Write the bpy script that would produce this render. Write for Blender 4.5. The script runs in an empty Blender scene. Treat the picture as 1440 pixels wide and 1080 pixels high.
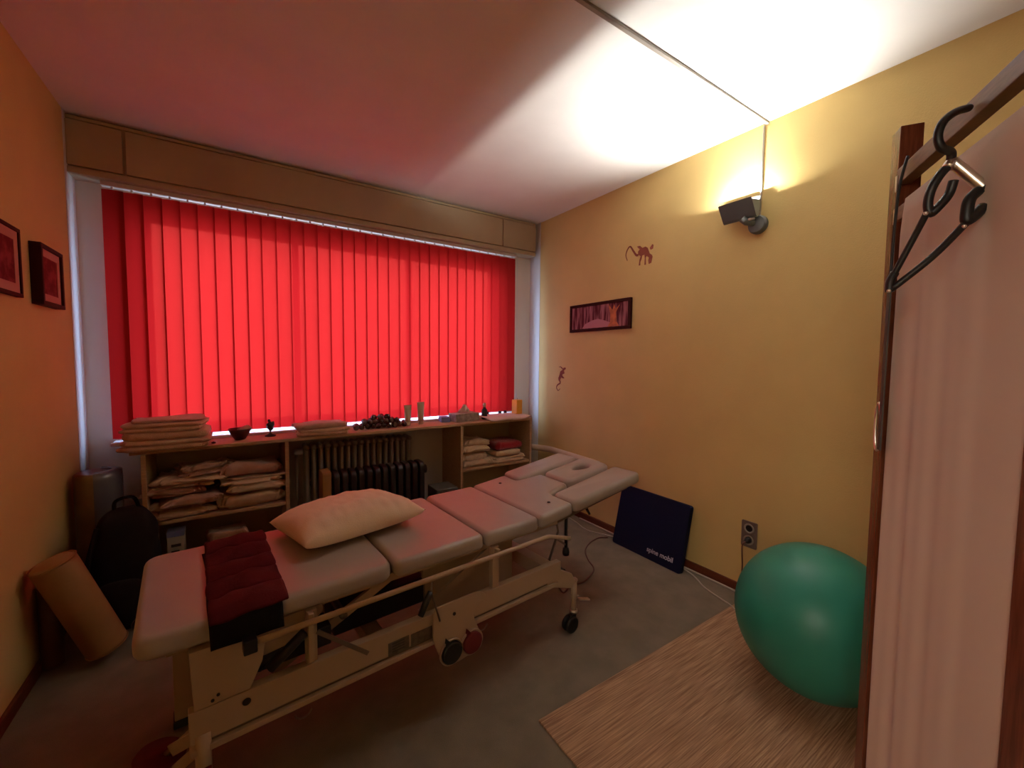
import bpy, bmesh, math, random
from mathutils import Vector, Matrix, noise
C = bpy.context.scene.collection
R = math.radians
PI = math.pi
W, H = 2.992, 2.5           # room width (X) and ceiling height; window wall at Y=0, room towards -Y
YB = -4.0                   # back wall

# ------------------------------------------------------------------ materials
def new_mat(name):
    m = bpy.data.materials.new(name); m.use_nodes = True
    nt = m.node_tree; b = nt.nodes['Principled BSDF']
    return m, nt, b
def link(nt, a, b): nt.links.new(a, b)
def mat(name, col, rough=.6, metal=0., spec=.5, var=0., vscale=8., bump=0., bscale=60., stretch=None, sheen=0., coat=0., col2=None):
    m, nt, b = new_mat(name)
    b.inputs['Base Color'].default_value = (*col, 1); b.inputs['Roughness'].default_value = rough
    b.inputs['Metallic'].default_value = metal; b.inputs['Specular IOR Level'].default_value = spec
    if sheen: b.inputs['Sheen Weight'].default_value = sheen
    if coat: b.inputs['Coat Weight'].default_value = coat
    tc = nt.nodes.new('ShaderNodeTexCoord')
    src = tc.outputs['Object']
    if stretch:
        mp = nt.nodes.new('ShaderNodeMapping'); mp.inputs['Scale'].default_value = stretch
        link(nt, src, mp.inputs['Vector']); src = mp.outputs['Vector']
    if var:
        n = nt.nodes.new('ShaderNodeTexNoise'); n.inputs['Scale'].default_value = vscale; n.inputs['Detail'].default_value = 6
        link(nt, src, n.inputs['Vector'])
        r = nt.nodes.new('ShaderNodeValToRGB')
        c2 = col2 if col2 else tuple(c*(1-var) for c in col)
        r.color_ramp.elements[0].position = .35; r.color_ramp.elements[1].position = .65
        r.color_ramp.elements[0].color = (*c2, 1); r.color_ramp.elements[1].color = (*[min(1, c*(1+var*.3)) for c in col], 1)
        link(nt, n.outputs['Fac'], r.inputs['Fac']); link(nt, r.outputs['Color'], b.inputs['Base Color'])
    if bump:
        n2 = nt.nodes.new('ShaderNodeTexNoise'); n2.inputs['Scale'].default_value = bscale; n2.inputs['Detail'].default_value = 5
        link(nt, src, n2.inputs['Vector'])
        bp = nt.nodes.new('ShaderNodeBump'); bp.inputs['Strength'].default_value = bump; bp.inputs['Distance'].default_value = .004
        link(nt, n2.outputs['Fac'], bp.inputs['Height']); link(nt, bp.outputs['Normal'], b.inputs['Normal'])
    return m
M = {}
M['wall'] = mat('wall_paint', (.74, .55, .225), .8, spec=.2, var=.05, vscale=3, bump=.25, bscale=180)
M['backwall'] = mat('brown_panelling', (.22, .14, .08), .6, var=.2, vscale=6, stretch=(8, 1, .5))
M['ceil'] = mat('ceiling_paint', (.86, .85, .83), .9, spec=.1, var=.03, vscale=4, bump=.1, bscale=120)
M['cream'] = mat('cream_paint', (.50, .40, .26), .6, spec=.3, var=.06, vscale=5, bump=.08, bscale=90)
M['offwhite'] = mat('offwhite_paint', (.84, .81, .70), .7, spec=.2, bump=.1, bscale=120)
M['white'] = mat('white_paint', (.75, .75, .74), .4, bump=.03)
M['carpet'] = mat('carpet', (.24, .195, .145), .95, spec=.1, var=.14, vscale=9, bump=.8, bscale=420)
M['base'] = mat('baseboard_wood', (.17, .035, .012), .45, var=.3, vscale=20, stretch=(1, .2, 4))
M['darkwood'] = mat('dark_wood', (.19, .05, .024), .22, var=.35, vscale=18, stretch=(6, 6, .6), bump=.05)
M['railwood'] = mat('rail_wood', (.22, .105, .06), .5, var=.25, vscale=25, stretch=(1, 1, 6), bump=.05)
M['beech'] = mat('light_wood', (.50, .33, .19), .5, var=.18, vscale=14, stretch=(1, 3, 14), bump=.03)
M['frame'] = mat('cream_powder_coat', (.47, .35, .25), .35, bump=.02)
M['vinyl'] = mat('grey_vinyl', (.42, .36, .325), .30, spec=.5, var=.05, vscale=6, bump=.06, bscale=350)
M['black'] = mat('black_plastic', (.012, .011, .011), .45, bump=.02)
M['blackcloth'] = mat('black_cloth', (.012, .010, .009), .9, spec=.15, bump=.5, bscale=200, var=.3)
M['anthracite'] = mat('anthracite_metal', (.14, .155, .15), .45, metal=.2, bump=.03)
M['chrome'] = mat('chrome', (.88, .85, .80), .3, metal=1.)
M['steel'] = mat('grey_steel', (.22, .17, .14), .4, metal=.6)
M['pillow'] = mat('pillow_cotton', (.92, .75, .60), .85, spec=.2, sheen=.2, bump=.3, bscale=220)
M['maroon'] = mat('maroon_cloth', (.085, .006, .007), .85, spec=.12, sheen=0, var=.25, vscale=12, bump=.4, bscale=150)
M['towel'] = mat('beige_terry', (.66, .45, .29), .95, spec=.1, sheen=.3, bump=.9, bscale=260, var=.12, vscale=18)
M['towel2'] = mat('cream_terry', (.80, .63, .45), .95, spec=.1, sheen=.3, bump=.9, bscale=260, var=.12, vscale=18)
M['towel3'] = mat('pinkish_terry', (.58, .36, .28), .95, spec=.1, sheen=.3, bump=.9, bscale=260, var=.12, vscale=18)
M['towelred'] = mat('red_terry', (.30, .012, .018), .95, spec=.1, sheen=.3, bump=.9, bscale=260)
M['ball'] = mat('green_vinyl', (.028, .25, .185), .40, spec=.45, bump=.04, bscale=500)
M['navy'] = mat('navy_foam', (.002, .004, .026), .75, spec=.25, bump=.35, bscale=300)
M['tan'] = mat('tan_leatherette', (.36, .19, .075), .6, spec=.3, var=.12, vscale=7, bump=.15, bscale=200)
M['brownwrap'] = mat('brown_wrap', (.17, .085, .035), .3, spec=.5, var=.3, vscale=9, bump=.4, bscale=25)
M['plasticfilm'] = mat('blue_film', (.10, .10, .13), .18, spec=.8, bump=.5, bscale=30)
M['greyplate'] = mat('grey_plate', (.16, .12, .10), .5)
M['strapgrey'] = mat('dark_grey_webbing', (.06, .05, .045), .6, bump=.1)
M['redrub'] = mat('red_rubber', (.14, .006, .010), .6)
M['blackrub'] = mat('black_rubber', (.008, .009, .008), .65)
M['radi'] = mat('radiator_enamel', (.32, .28, .24), .45, bump=.03)
M['oil'] = mat('dark_enamel', (.018, .010, .009), .5)
M['whitecable'] = mat('white_cable', (.55, .47, .40), .5)
M['browncable'] = mat('brown_cable', (.14, .05, .035), .5)
M['redwood'] = mat('mahogany_frame', (.04, .006, .004), .7, spec=.2, var=.2, vscale=15)
M['matboard'] = mat('pink_matboard', (.55, .24, .20), .8)
M['decal'] = mat('brown_red_decal', (.22, .045, .022), .7)
M['amber'] = mat('amber_wax', (.85, .38, .03), .4, var=.1, vscale=20)
M['tissuebox'] = mat('tissue_box', (.42, .36, .31), .7, var=.35, vscale=35)
M['tissue'] = mat('tissue', (.70, .55, .48), .9, bump=.3)
M['blue'] = mat('pale_blue_card', (.20, .22, .42), .6)
M['bowl'] = mat('dark_bowl', (.045, .010, .010), .4)
M['label'] = mat('pale_label', (.55, .48, .38), .6)
M['labeldark'] = mat('dark_label_print', (.05, .04, .04), .6)
M['stickergrey'] = mat('foil_sticker', (.13, .10, .075), .5, var=.4, vscale=60)
M['text'] = mat('white_print', (.60, .60, .66), .6)
M['tube'] = mat('cream_tube', (.62, .50, .38), .35, spec=.6)
M['glassy'] = mat('glossy_dark', (.012, .006, .006), .15, spec=.9, var=.9, vscale=18, col2=(.16, .10, .09))  # paler speckles paint glints into the dark stone colour

# red fabric of the blind: diffuse + translucent
def mk_blind():
    m, nt, b = new_mat('red_blind_fabric'); out = nt.nodes['Material Output']
    nt.nodes.remove(b)
    d = nt.nodes.new('ShaderNodeBsdfDiffuse'); d.inputs['Color'].default_value = (.45, .035, .032, 1)
    t = nt.nodes.new('ShaderNodeBsdfTranslucent'); t.inputs['Color'].default_value = (.222, .0045, .004, 1)
    mx = nt.nodes.new('ShaderNodeMixShader'); mx.inputs[0].default_value = .6
    tr = nt.nodes.new('ShaderNodeBsdfTransparent'); tr.inputs['Color'].default_value = (.9, .06, .03, 1)
    mt = nt.nodes.new('ShaderNodeMixShader'); mt.inputs[0].default_value = .022
    tc = nt.nodes.new('ShaderNodeTexCoord'); mp = nt.nodes.new('ShaderNodeMapping'); mp.inputs['Scale'].default_value = (400, 400, 120)
    n = nt.nodes.new('ShaderNodeTexNoise'); n.inputs['Scale'].default_value = 1
    bp = nt.nodes.new('ShaderNodeBump'); bp.inputs['Strength'].default_value = .15; bp.inputs['Distance'].default_value = .001
    link(nt, tc.outputs['Object'], mp.inputs['Vector']); link(nt, mp.outputs['Vector'], n.inputs['Vector'])
    link(nt, n.outputs['Fac'], bp.inputs['Height']); link(nt, bp.outputs['Normal'], d.inputs['Normal'])
    link(nt, d.outputs[0], mx.inputs[1]); link(nt, t.outputs[0], mx.inputs[2])
    link(nt, mx.outputs[0], mt.inputs[1]); link(nt, tr.outputs[0], mt.inputs[2]); link(nt, mt.outputs[0], out.inputs['Surface'])
    return m
M['blind'] = mk_blind()
def mk_glass():
    m, nt, b = new_mat('window_glass'); out = nt.nodes['Material Output']; nt.nodes.remove(b)
    g = nt.nodes.new('ShaderNodeBsdfGlossy'); g.inputs['Roughness'].default_value = .02
    t = nt.nodes.new('ShaderNodeBsdfTransparent'); t.inputs['Color'].default_value = (.93, .95, .95, 1)
    lw = nt.nodes.new('ShaderNodeLayerWeight'); lw.inputs['Blend'].default_value = .5
    pw_ = nt.nodes.new('ShaderNodeMath'); pw_.operation = 'POWER'; pw_.inputs[1].default_value = 5
    f = nt.nodes.new('ShaderNodeMath'); f.operation = 'MULTIPLY_ADD'; f.inputs[1].default_value = .6; f.inputs[2].default_value = .04
    link(nt, lw.outputs['Facing'], pw_.inputs[0]); link(nt, pw_.outputs[0], f.inputs[0])
    mx = nt.nodes.new('ShaderNodeMixShader')
    link(nt, f.outputs[0], mx.inputs[0]); link(nt, t.outputs[0], mx.inputs[1]); link(nt, g.outputs[0], mx.inputs[2])
    link(nt, mx.outputs[0], out.inputs['Surface']); return m
M['glass'] = mk_glass()
def mk_curtain():                    # pleated fabric of the folding screen
    m, nt, b = new_mat('screen_fabric'); out = nt.nodes['Material Output']
    b.inputs['Base Color'].default_value = (.74, .60, .50, 1); b.inputs['Roughness'].default_value = .85
    b.inputs['Specular IOR Level'].default_value = .15; b.inputs['Sheen Weight'].default_value = .2
    t = nt.nodes.new('ShaderNodeBsdfTranslucent'); t.inputs['Color'].default_value = (.55, .40, .32, 1)
    mx = nt.nodes.new('ShaderNodeMixShader'); mx.inputs[0].default_value = .15
    link(nt, b.outputs[0], mx.inputs[1]); link(nt, t.outputs[0], mx.inputs[2]); link(nt, mx.outputs[0], out.inputs['Surface'])
    return m
M['curtain'] = mk_curtain()
def mk_rug():
    m, nt, b = new_mat('woven_rush'); b.inputs['Roughness'].default_value = .7
    tc = nt.nodes.new('ShaderNodeTexCoord')
    mp = nt.nodes.new('ShaderNodeMapping'); mp.inputs['Scale'].default_value = (6, 240, 1)
    link(nt, tc.outputs['Object'], mp.inputs['Vector'])
    n = nt.nodes.new('ShaderNodeTexNoise'); n.inputs['Scale'].default_value = 1; n.inputs['Detail'].default_value = 4
    link(nt, mp.outputs['Vector'], n.inputs['Vector'])
    r = nt.nodes.new('ShaderNodeValToRGB')
    for e, c, p in zip(r.color_ramp.elements, ((.27, .14, .075, 1), (.60, .38, .23, 1)), (.36, .66)): e.color = c; e.position = p
    link(nt, n.outputs['Fac'], r.inputs['Fac']); link(nt, r.outputs['Color'], b.inputs['Base Color'])
    mp2 = nt.nodes.new('ShaderNodeMapping'); mp2.inputs['Scale'].default_value = (30, 260, 1)
    link(nt, tc.outputs['Object'], mp2.inputs['Vector'])
    n2 = nt.nodes.new('ShaderNodeTexNoise'); n2.inputs['Scale'].default_value = 1
    link(nt, mp2.outputs['Vector'], n2.inputs['Vector'])
    bp = nt.nodes.new('ShaderNodeBump'); bp.inputs['Strength'].default_value = .8; bp.inputs['Distance'].default_value = .003
    link(nt, n2.outputs['Fac'], bp.inputs['Height']); link(nt, bp.outputs['Normal'], b.inputs['Normal'])
    return m
M['rug'] = mk_rug()
def mk_art(kind):
    """flat picture sheet, pattern in object space: x = along picture (m), y = up (m)"""
    m, nt, b = new_mat('picture_' + kind); b.inputs['Roughness'].default_value = .75; b.inputs['Specular IOR Level'].default_value = .2
    tc = nt.nodes.new('ShaderNodeTexCoord'); mp = nt.nodes.new('ShaderNodeMapping')
    link(nt, tc.outputs['Object'], mp.inputs['Vector'])
    n = nt.nodes.new('ShaderNodeTexNoise'); n.inputs['Detail'].default_value = 3
    if kind == 'forest':
        mp.inputs['Scale'].default_value = (22, 1, 3); cols = ((.10, .012, .02, 1), (.42, .16, .18, 1)); n.inputs['Scale'].default_value = 1.5
    else:
        mp.inputs['Scale'].default_value = (1, 1, 1); cols = ((.13, .004, .008, 1), (.26, .03, .04, 1)); n.inputs['Scale'].default_value = 22
    link(nt, mp.outputs['Vector'], n.inputs['Vector'])
    r = nt.nodes.new('ShaderNodeValToRGB')
    for e, c, p in zip(r.color_ramp.elements, cols, (.42, .62)): e.color = c; e.position = p
    link(nt, n.outputs['Fac'], r.inputs['Fac']); link(nt, r.outputs['Color'], b.inputs['Base Color'])
    return m
M['forest'] = mk_art('forest'); M['redprint'] = mk_art('print')
M['pinkhill'] = mat('pink_paint', (.48, .20, .22), .5); M['orangetree'] = mat('orange_paint', (.62, .17, .05), .5, var=.3, vscale=40)
def mk_emit(name, col, s):
    m, nt, b = new_mat(name); out = nt.nodes['Material Output']; nt.nodes.remove(b)
    e = nt.nodes.new('ShaderNodeEmission'); e.inputs['Color'].default_value = (*col, 1); e.inputs['Strength'].default_value = s
    link(nt, e.outputs[0], out.inputs['Surface']); return m
M['lamp'] = mk_emit('halogen_tube', (1., .97, .90), 5800)

# ------------------------------------------------------------------ mesh helpers
def obj(name, bm, m, parent=None, smooth=False, loc=None, rot=None, bevel=0, seg=2, recalc=True):
    if recalc: bmesh.ops.recalc_face_normals(bm, faces=bm.faces)
    me = bpy.data.meshes.new(name); bm.to_mesh(me); bm.free()
    if isinstance(m, (list, tuple)):
        for k in m: me.materials.append(M[k])
    else: me.materials.append(M[m])
    if smooth:
        for p in me.polygons: p.use_smooth = True
    o = bpy.data.objects.new(name, me); C.objects.link(o)
    if loc is not None: o.location = loc
    if rot is not None: o.rotation_euler = rot
    if parent: o.parent = parent
    if bevel:
        b = o.modifiers.new('bevel', 'BEVEL'); b.width = bevel; b.segments = seg; b.limit_method = 'ANGLE'; b.angle_limit = R(35)
        for p in me.polygons: p.use_smooth = True
        wn = o.modifiers.new('wn', 'WEIGHTED_NORMAL'); wn.keep_sharp = True
    return o
def tag(o, label=None, cat=None, group=None, kind=None):
    if label: o['label'] = label
    if cat: o['category'] = cat
    if group: o['group'] = group
    if kind: o['kind'] = kind
    return o
def thing(name, label, cat, loc=(0, 0, 0), rotz=0, group=None):
    o = bpy.data.objects.new(name, None); C.objects.link(o); o.location = loc; o.rotation_euler = (0, 0, rotz)
    o.empty_display_size = .1
    return tag(o, label, cat, group)
def struct(name, bm, m, parent=None, **k):
    o = obj(name, bm, m, parent, **k)
    if not parent: o['kind'] = 'structure'
    return o
def nb(): return bmesh.new()
def bx(bm, x0, x1, y0, y1, z0, z1, mi=0):
    vs = [bm.verts.new(p) for p in ((x0,y0,z0),(x1,y0,z0),(x1,y1,z0),(x0,y1,z0),(x0,y0,z1),(x1,y0,z1),(x1,y1,z1),(x0,y1,z1))]
    for f in ((0,3,2,1),(4,5,6,7),(0,1,5,4),(1,2,6,5),(2,3,7,6),(3,0,4,7)):
        fc = bm.faces.new([vs[i] for i in f]); fc.material_index = mi
    return bm
def box(*a): return bx(nb(), *a)
def frame_axes(d):
    d = Vector(d).normalized(); u = d.cross(Vector((0, 0, 1)))
    if u.length < 1e-3: u = d.cross(Vector((0, 1, 0)))
    u.normalize(); return u, d.cross(u).normalized()
def smooth_path(pts, n=8):
    P = [Vector(p) for p in pts]; out = []
    for i in range(len(P)-1):
        p0 = P[max(i-1, 0)]; p1 = P[i]; p2 = P[i+1]; p3 = P[min(i+2, len(P)-1)]
        for k in range(n):
            t = k/n
            out.append(.5*((2*p1)+(p2-p0)*t+(2*p0-5*p1+4*p2-p3)*t*t+(3*p1-p0-3*p2+p3)*t**3))
    out.append(P[-1]); return out
def tube(bm, pts, r, seg=10, cap=True):
    P = [Vector(p) for p in pts]; rings = []
    rr = r if isinstance(r, (list, tuple)) else [r]*len(P)
    u = None
    for i, p in enumerate(P):
        d = (P[min(i+1, len(P)-1)]-P[max(i-1, 0)]).normalized()
        if u is None: u, v = frame_axes(d)
        else:
            u = (u - d*u.dot(d)).normalized(); v = d.cross(u)
        v = d.cross(u)
        rings.append([bm.verts.new(p+(u*math.cos(2*PI*k/seg)+v*math.sin(2*PI*k/seg))*rr[i]) for k in range(seg)])
    for a, b in zip(rings, rings[1:]):
        for k in range(seg): bm.faces.new((a[k], a[(k+1) % seg], b[(k+1) % seg], b[k]))
    if cap: bm.faces.new(rings[0][::-1]); bm.faces.new(rings[-1])
    return bm
def flatbar(bm, p0, p1, w, t, up=(0, 0, 1)):
    p0, p1 = Vector(p0), Vector(p1); d = (p1-p0).normalized(); s = d.cross(Vector(up)).normalized(); n = s.cross(d)
    vs = []
    for p in (p0, p1):
        for a, b in ((-1, -1), (1, -1), (1, 1), (-1, 1)): vs.append(bm.verts.new(p+s*a*t/2+n*b*w/2))
    for f in ((0,3,2,1),(4,5,6,7),(0,1,5,4),(1,2,6,5),(2,3,7,6),(3,0,4,7)): bm.faces.new([vs[i] for i in f])
    return bm
def lathe(bm, prof, seg=32, mtx=None):
    rings = []
    for r, z in prof:
        if r < 1e-5: rings.append([bm.verts.new((0, 0, z))])
        else: rings.append([bm.verts.new((r*math.cos(2*PI*k/seg), r*math.sin(2*PI*k/seg), z)) for k in range(seg)])
    for a, b in zip(rings, rings[1:]):
        for k in range(seg):
            k2 = (k+1) % seg
            if len(a) == 1 and len(b) == 1: continue
            if len(a) == 1: bm.faces.new((a[0], b[k2], b[k]))
            elif len(b) == 1: bm.faces.new((a[k], a[k2], b[0]))
            else: bm.faces.new((a[k], a[k2], b[k2], b[k]))
    if mtx is not None: bmesh.ops.transform(bm, matrix=mtx, verts=bm.verts)
    return bm
def prism(bm, poly, axis, a, b, mi=0):
    """poly of 2D points extruded between a and b along axis ('x','y','z')"""
    def P(p, t):
        return {'z': (p[0], p[1], t), 'y': (p[0], t, p[1]), 'x': (t, p[0], p[1])}[axis]
    A = [bm.verts.new(P(p, a)) for p in poly]; B = [bm.verts.new(P(p, b)) for p in poly]
    f1 = bm.faces.new(A); f2 = bm.faces.new(B[::-1]); n = len(poly); f1.material_index = f2.material_index = mi
    for i in range(n): bm.faces.new((A[i], B[i], B[(i+1) % n], A[(i+1) % n])).material_index = mi
    return bm
def rounded(poly, r, n=5):
    """round the corners of a 2D polygon"""
    out = []; N = len(poly)
    for i in range(N):
        p = Vector(poly[i]); a = Vector(poly[i-1]); b = Vector(poly[(i+1) % N])
        rr = min(r, (a-p).length*.45, (b-p).length*.45)
        s = p+(a-p).normalized()*rr; e = p+(b-p).normalized()*rr
        for k in range(n+1):
            t = k/n; out.append(tuple(s*(1-t)**2+p*2*t*(1-t)+e*t*t))
    return out
def curve_to_bm(cu):
    ob = bpy.data.objects.new('tmp', cu); C.objects.link(ob)
    dg = bpy.context.evaluated_depsgraph_get(); dg.update()
    me = bpy.data.meshes.new_from_object(ob.evaluated_get(dg))
    bm = nb(); bm.from_mesh(me); bpy.data.meshes.remove(me); bpy.data.objects.remove(ob); return bm
def pad(polys, thick, bev, z0):
    """upholstered pad: filled 2D outline (with holes), rounded rims, bottom at z0"""
    cu = bpy.data.curves.new('tmp', 'CURVE'); cu.dimensions = '2D'; cu.fill_mode = 'BOTH'
    for poly in polys:
        s = cu.splines.new('POLY'); s.points.add(len(poly)-1); s.use_cyclic_u = True
        for i, p in enumerate(poly): s.points[i].co = (p[0], p[1], 0, 1)
    cu.extrude = thick/2-bev; cu.bevel_depth = bev; cu.bevel_resolution = 4; cu.offset = -bev
    bm = curve_to_bm(cu); bmesh.ops.translate(bm, vec=(0, 0, z0+thick/2), verts=bm.verts)
    bmesh.ops.remove_doubles(bm, verts=bm.verts, dist=1e-5)
    return bm
def text_bm(s, size, ext=.0006):
    cu = bpy.data.curves.new('tmp', 'FONT'); cu.body = s; cu.size = size; cu.extrude = ext; cu.align_x = 'CENTER'; cu.align_y = 'CENTER'; cu.offset = size*.012
    return curve_to_bm(cu)
def towel_bm(w, d, h, n=3, seed=0, groove=.012, wob=.006, sag=.01, seg=72, spill=.0):
    """folded cloth: n layers with rounded folds, wobbling outline and sagging top. origin at centre of its base"""
    bm = nb(); K = n*6; rings = []; rs = random.Random(seed)
    offs = [(rs.uniform(-1, 1)*wob*1.5, rs.uniform(-1, 1)*wob*1.5) for _ in range(n+1)]
    def surf(sx, sy, t, inner=1.):
        x, y = sx*inner, sy*inner
        nz = noise.noise(Vector((x*7+seed*3.1, y*7, t*1.2+seed)))
        nz2 = noise.noise(Vector((x*20+seed*5, y*20, t*2)))
        return x, y, h*t+t*(nz*sag+nz2*sag*.35)-t*spill*((x/w*2)**2)*.5
    for k in range(K+1):
        t = k/K; li = min(int(t*n), n-1); ft = t*n-li
        ins = groove*(1-(max(0, 1-(2*ft-1)**2))**.5)
        ox, oy = offs[li]
        ring = []
        for q in range(seg):
            a = 2*PI*q/seg; ca, sa = math.cos(a), math.sin(a); e = .28
            px = math.copysign(abs(ca)**e, ca)*(w/2-ins); py = math.copysign(abs(sa)**e, sa)*(d/2-ins)
            ww = wob*noise.noise(Vector((ca*2.3+li*7.7+seed, sa*2.3, li*3.3)))*1.6+wob*.8*noise.noise(Vector((ca*7+li*2+seed, sa*7, t*6)))
            L = math.hypot(px, py); px += px/L*ww+ox; py += py/L*ww+oy
            ring.append(bm.verts.new(surf(px, py, t)))
        rings.append(ring)
    for a, b in zip(rings, rings[1:]):
        for q in range(seg): bm.faces.new((a[q], a[(q+1) % seg], b[(q+1) % seg], b[q]))
    for top, t in ((True, 1.), (False, 0.)):
        prev = rings[-1] if top else rings[0]; base = [v.co.copy() for v in prev]
        for s in (.86, .7, .5, .3, .12):
            cur = [bm.verts.new(surf(c.x*s, c.y*s, t)) for c in base]
            if top:
                for v in cur: v.co.z += h*.02*(1-s)
            for q in range(seg): bm.faces.new((prev[q], prev[(q+1) % seg], cur[(q+1) % seg], cur[q]))
            prev = cur
        bm.faces.new(prev)
    return bm
def sheet_bm(poly_fn, nu, nv, thick):
    """thick sheet from a parametric surface poly_fn(u,v)->(x,y,z), offset down by thick"""
    bm = nb(); T = [[bm.verts.new(poly_fn(i/nu, j/nv)) for j in range(nv+1)] for i in range(nu+1)]
    bm.normal_update()
    for i in range(nu):
        for j in range(nv): bm.faces.new((T[i][j], T[i+1][j], T[i+1][j+1], T[i][j+1]))
    bm.normal_update()
    nrm = {v: v.normal.copy() for v in bm.verts}
    B = [[bm.verts.new(v.co-nrm[v]*thick) for v in row] for row in T]
    for i in range(nu):
        for j in range(nv): bm.faces.new((B[i][j], B[i][j+1], B[i+1][j+1], B[i+1][j]))
    for i in range(nu):
        bm.faces.new((T[i][0], B[i][0], B[i+1][0], T[i+1][0])); bm.faces.new((T[i][nv], T[i+1][nv], B[i+1][nv], B[i][nv]))
    for j in range(nv):
        bm.faces.new((T[0][j], T[0][j+1], B[0][j+1], B[0][j])); bm.faces.new((T[nu][j], B[nu][j], B[nu][j+1], T[nu][j+1]))
    return bm

# ------------------------------------------------------------------ room shell
struct('floor', box(-.15, W+.15, YB-.15, .3, -.12, 0), 'carpet')
struct('ceiling', box(-.15, W+.15, YB-.15, .3, H, H+.12), 'ceil')
bm = nb(); bx(bm, -.15, 0, -3.10, .3, 0, H); bx(bm, -.15, 0, YB, -3.90, 0, H); bx(bm, -.15, 0, -3.90, -3.10, 2.05, H)
struct('wall_left', bm, 'wall')
struct('wall_right', box(W, W+.15, YB, .3, 0, H), 'wall')
struct('wall_back', box(-.15, W+.15, YB-.15, YB, 0, H), 'backwall')
# unseen doorway and hallway, added in the left wall to let fill light in
DY0, DY1, DH = -3.90, -3.10, 2.05
bm = nb(); bx(bm, 0, .02, DY0-.06, DY0, 0, DH+.06); bx(bm, 0, .02, DY1, DY1+.06, 0, DH+.06); bx(bm, 0, .02, DY0, DY1, DH, DH+.06)
struct('door_added', bm, 'white')
bm = nb(); bx(bm, -1.9, -1.75, -4.6, -2.4, 0, H); bx(bm, -1.75, -.151, -4.6, -4.45, 0, H); bx(bm, -1.75, -.151, -2.55, -2.4, 0, H)
bx(bm, -1.9, -.151, -4.6, -2.4, -.12, -.001); bx(bm, -1.9, -.151, -4.6, -2.4, H+.001, H+.12)
struct('wall_added_hall', bm, 'wall')
XO0, XO1, ZO0, ZO1 = .19, 2.705, .80, 2.12
bm = nb(); bx(bm, 0, XO0, 0, .13, 0, H); bx(bm, XO1, W, 0, .13, 0, H); bx(bm, XO0, XO1, 0, .13, 0, .78); bx(bm, XO0, XO1, 0, .13, ZO1, H)
struct('wall_window', bm, 'offwhite')
struct('trim_daylight_left', box(.0003, .0025, -.150, -.0003, .052, 2.4995), 'white')  # added white strip: daylight spill by the window painted onto the left wall
struct('trim_daylight_right', box(W-.0025, W-.0003, -.150, -.0003, .052, 2.4995), 'white')  # same painted daylight spill on the right wall
struct('baseboard_right', box(W-.014, W, YB, -.0, 0, .05), 'base', bevel=.003)
struct('baseboard_left', box(0, .014, DY1+.061, -.0, 0, .05), 'base', bevel=.003)
struct('baseboard_back', box(.014, W-.014, YB, YB+.014, 0, .05), 'base', bevel=.003)
# shutter box along the ceiling over the window
o = struct('trim_1', box(.003, W-.035, -.106, -.001, 2.2035, 2.495), 'cream')
XE = W-.035
obj('end_block', box(.003, .214, -.123, -.1062, 2.242, 2.466), 'cream', o, bevel=.002)
obj('access_panel', box(.228, 2.605, -.123, -.1062, 2.242, 2.466), 'cream', o, bevel=.002)
obj('end_block', box(2.613, XE, -.123, -.1062, 2.242, 2.466), 'cream', o, bevel=.002)
obj('bottom_lip', box(.003, XE, -.123, -.1062, 2.2035, 2.234), 'cream', o, bevel=.002)
obj('top_strip', box(.003, XE, -.117, -.1062, 2.473, 2.489), 'cream', o, bevel=.002)
# window sill
struct('trim_2', box(.115, 2.80, -.128, .085, .782, .800), 'white', bevel=.004)
# window: frame, mullions, glass
w1 = bpy.data.objects.new('window_1', None); C.objects.link(w1); w1['kind'] = 'structure'; w1.location = (0, 0, 0)
bm = nb()
fy0, fy1 = .085, .13
bx(bm, XO0, XO1, fy0, fy1, .801, .865); bx(bm, XO0, XO1, fy0, fy1, ZO1-.06, ZO1); bx(bm, XO0, XO0+.10, fy0, fy1, .865, ZO1-.06); bx(bm, XO1-.10, XO1, fy0, fy1, .865, ZO1-.06)
obj('window_frame', bm, 'white', w1, bevel=.004)
mull = [1.05, 1.86]
for x in mull: obj('mullion', box(x-.02, x+.02, fy0, fy1, .866, ZO1-.061), 'white', w1, bevel=.004)
xs = [XO0+.10]+[v for x in mull for v in (x-.02, x+.02)]+[XO1-.10]
for i in range(0, 6, 2): obj('glass_pane', box(xs[i]+.001, xs[i+1]-.001, .105, .109, .867, ZO1-.062), 'glass', w1)

# ------------------------------------------------------------------ vertical blind
BY = -.068
t = thing('vertical_blind', 'red vertical slat blind drawn closed across the whole window', 'blind', (1.44, BY, 2.165))
def loc_bm(bm, off): bmesh.ops.translate(bm, vec=[-c for c in off], verts=bm.verts); return bm
off = (1.44, BY, 2.165)
obj('head_rail', loc_bm(box(.115, 2.775, BY-.02, BY+.02, 2.178, 2.202), off), 'white', t, bevel=.003)
NV = 33; rv = random.Random(4)
for i in range(NV):
    x = .159+i*.0803; ang = R(-6+rv.uniform(-4, 4)); w = .0905
    bm = nb(); nseg = 6; cols = []
    for k in range(nseg+1):
        s = (k/nseg-.5)*w; bow = .006*(1-(2*k/nseg-1)**2)
        dx = s*math.cos(ang)+bow*math.sin(ang); dy = s*math.sin(ang)-bow*math.cos(ang)
        cols.append([bm.verts.new((x+dx, BY+dy, z)) for z in (.815, .86, 1.5, 2.1, 2.164)])
    for a, b in zip(cols, cols[1:]):
        for j in range(4): bm.faces.new((a[j], b[j], b[j+1], a[j+1]))
    v = obj('slat', loc_bm(bm, off), 'blind', t, smooth=True)
    obj('slat_hook', loc_bm(box(x-.005, x+.005, BY-.013, BY-.001, 2.1645, 2.1775), off), 'white', v, bevel=.002)
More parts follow.
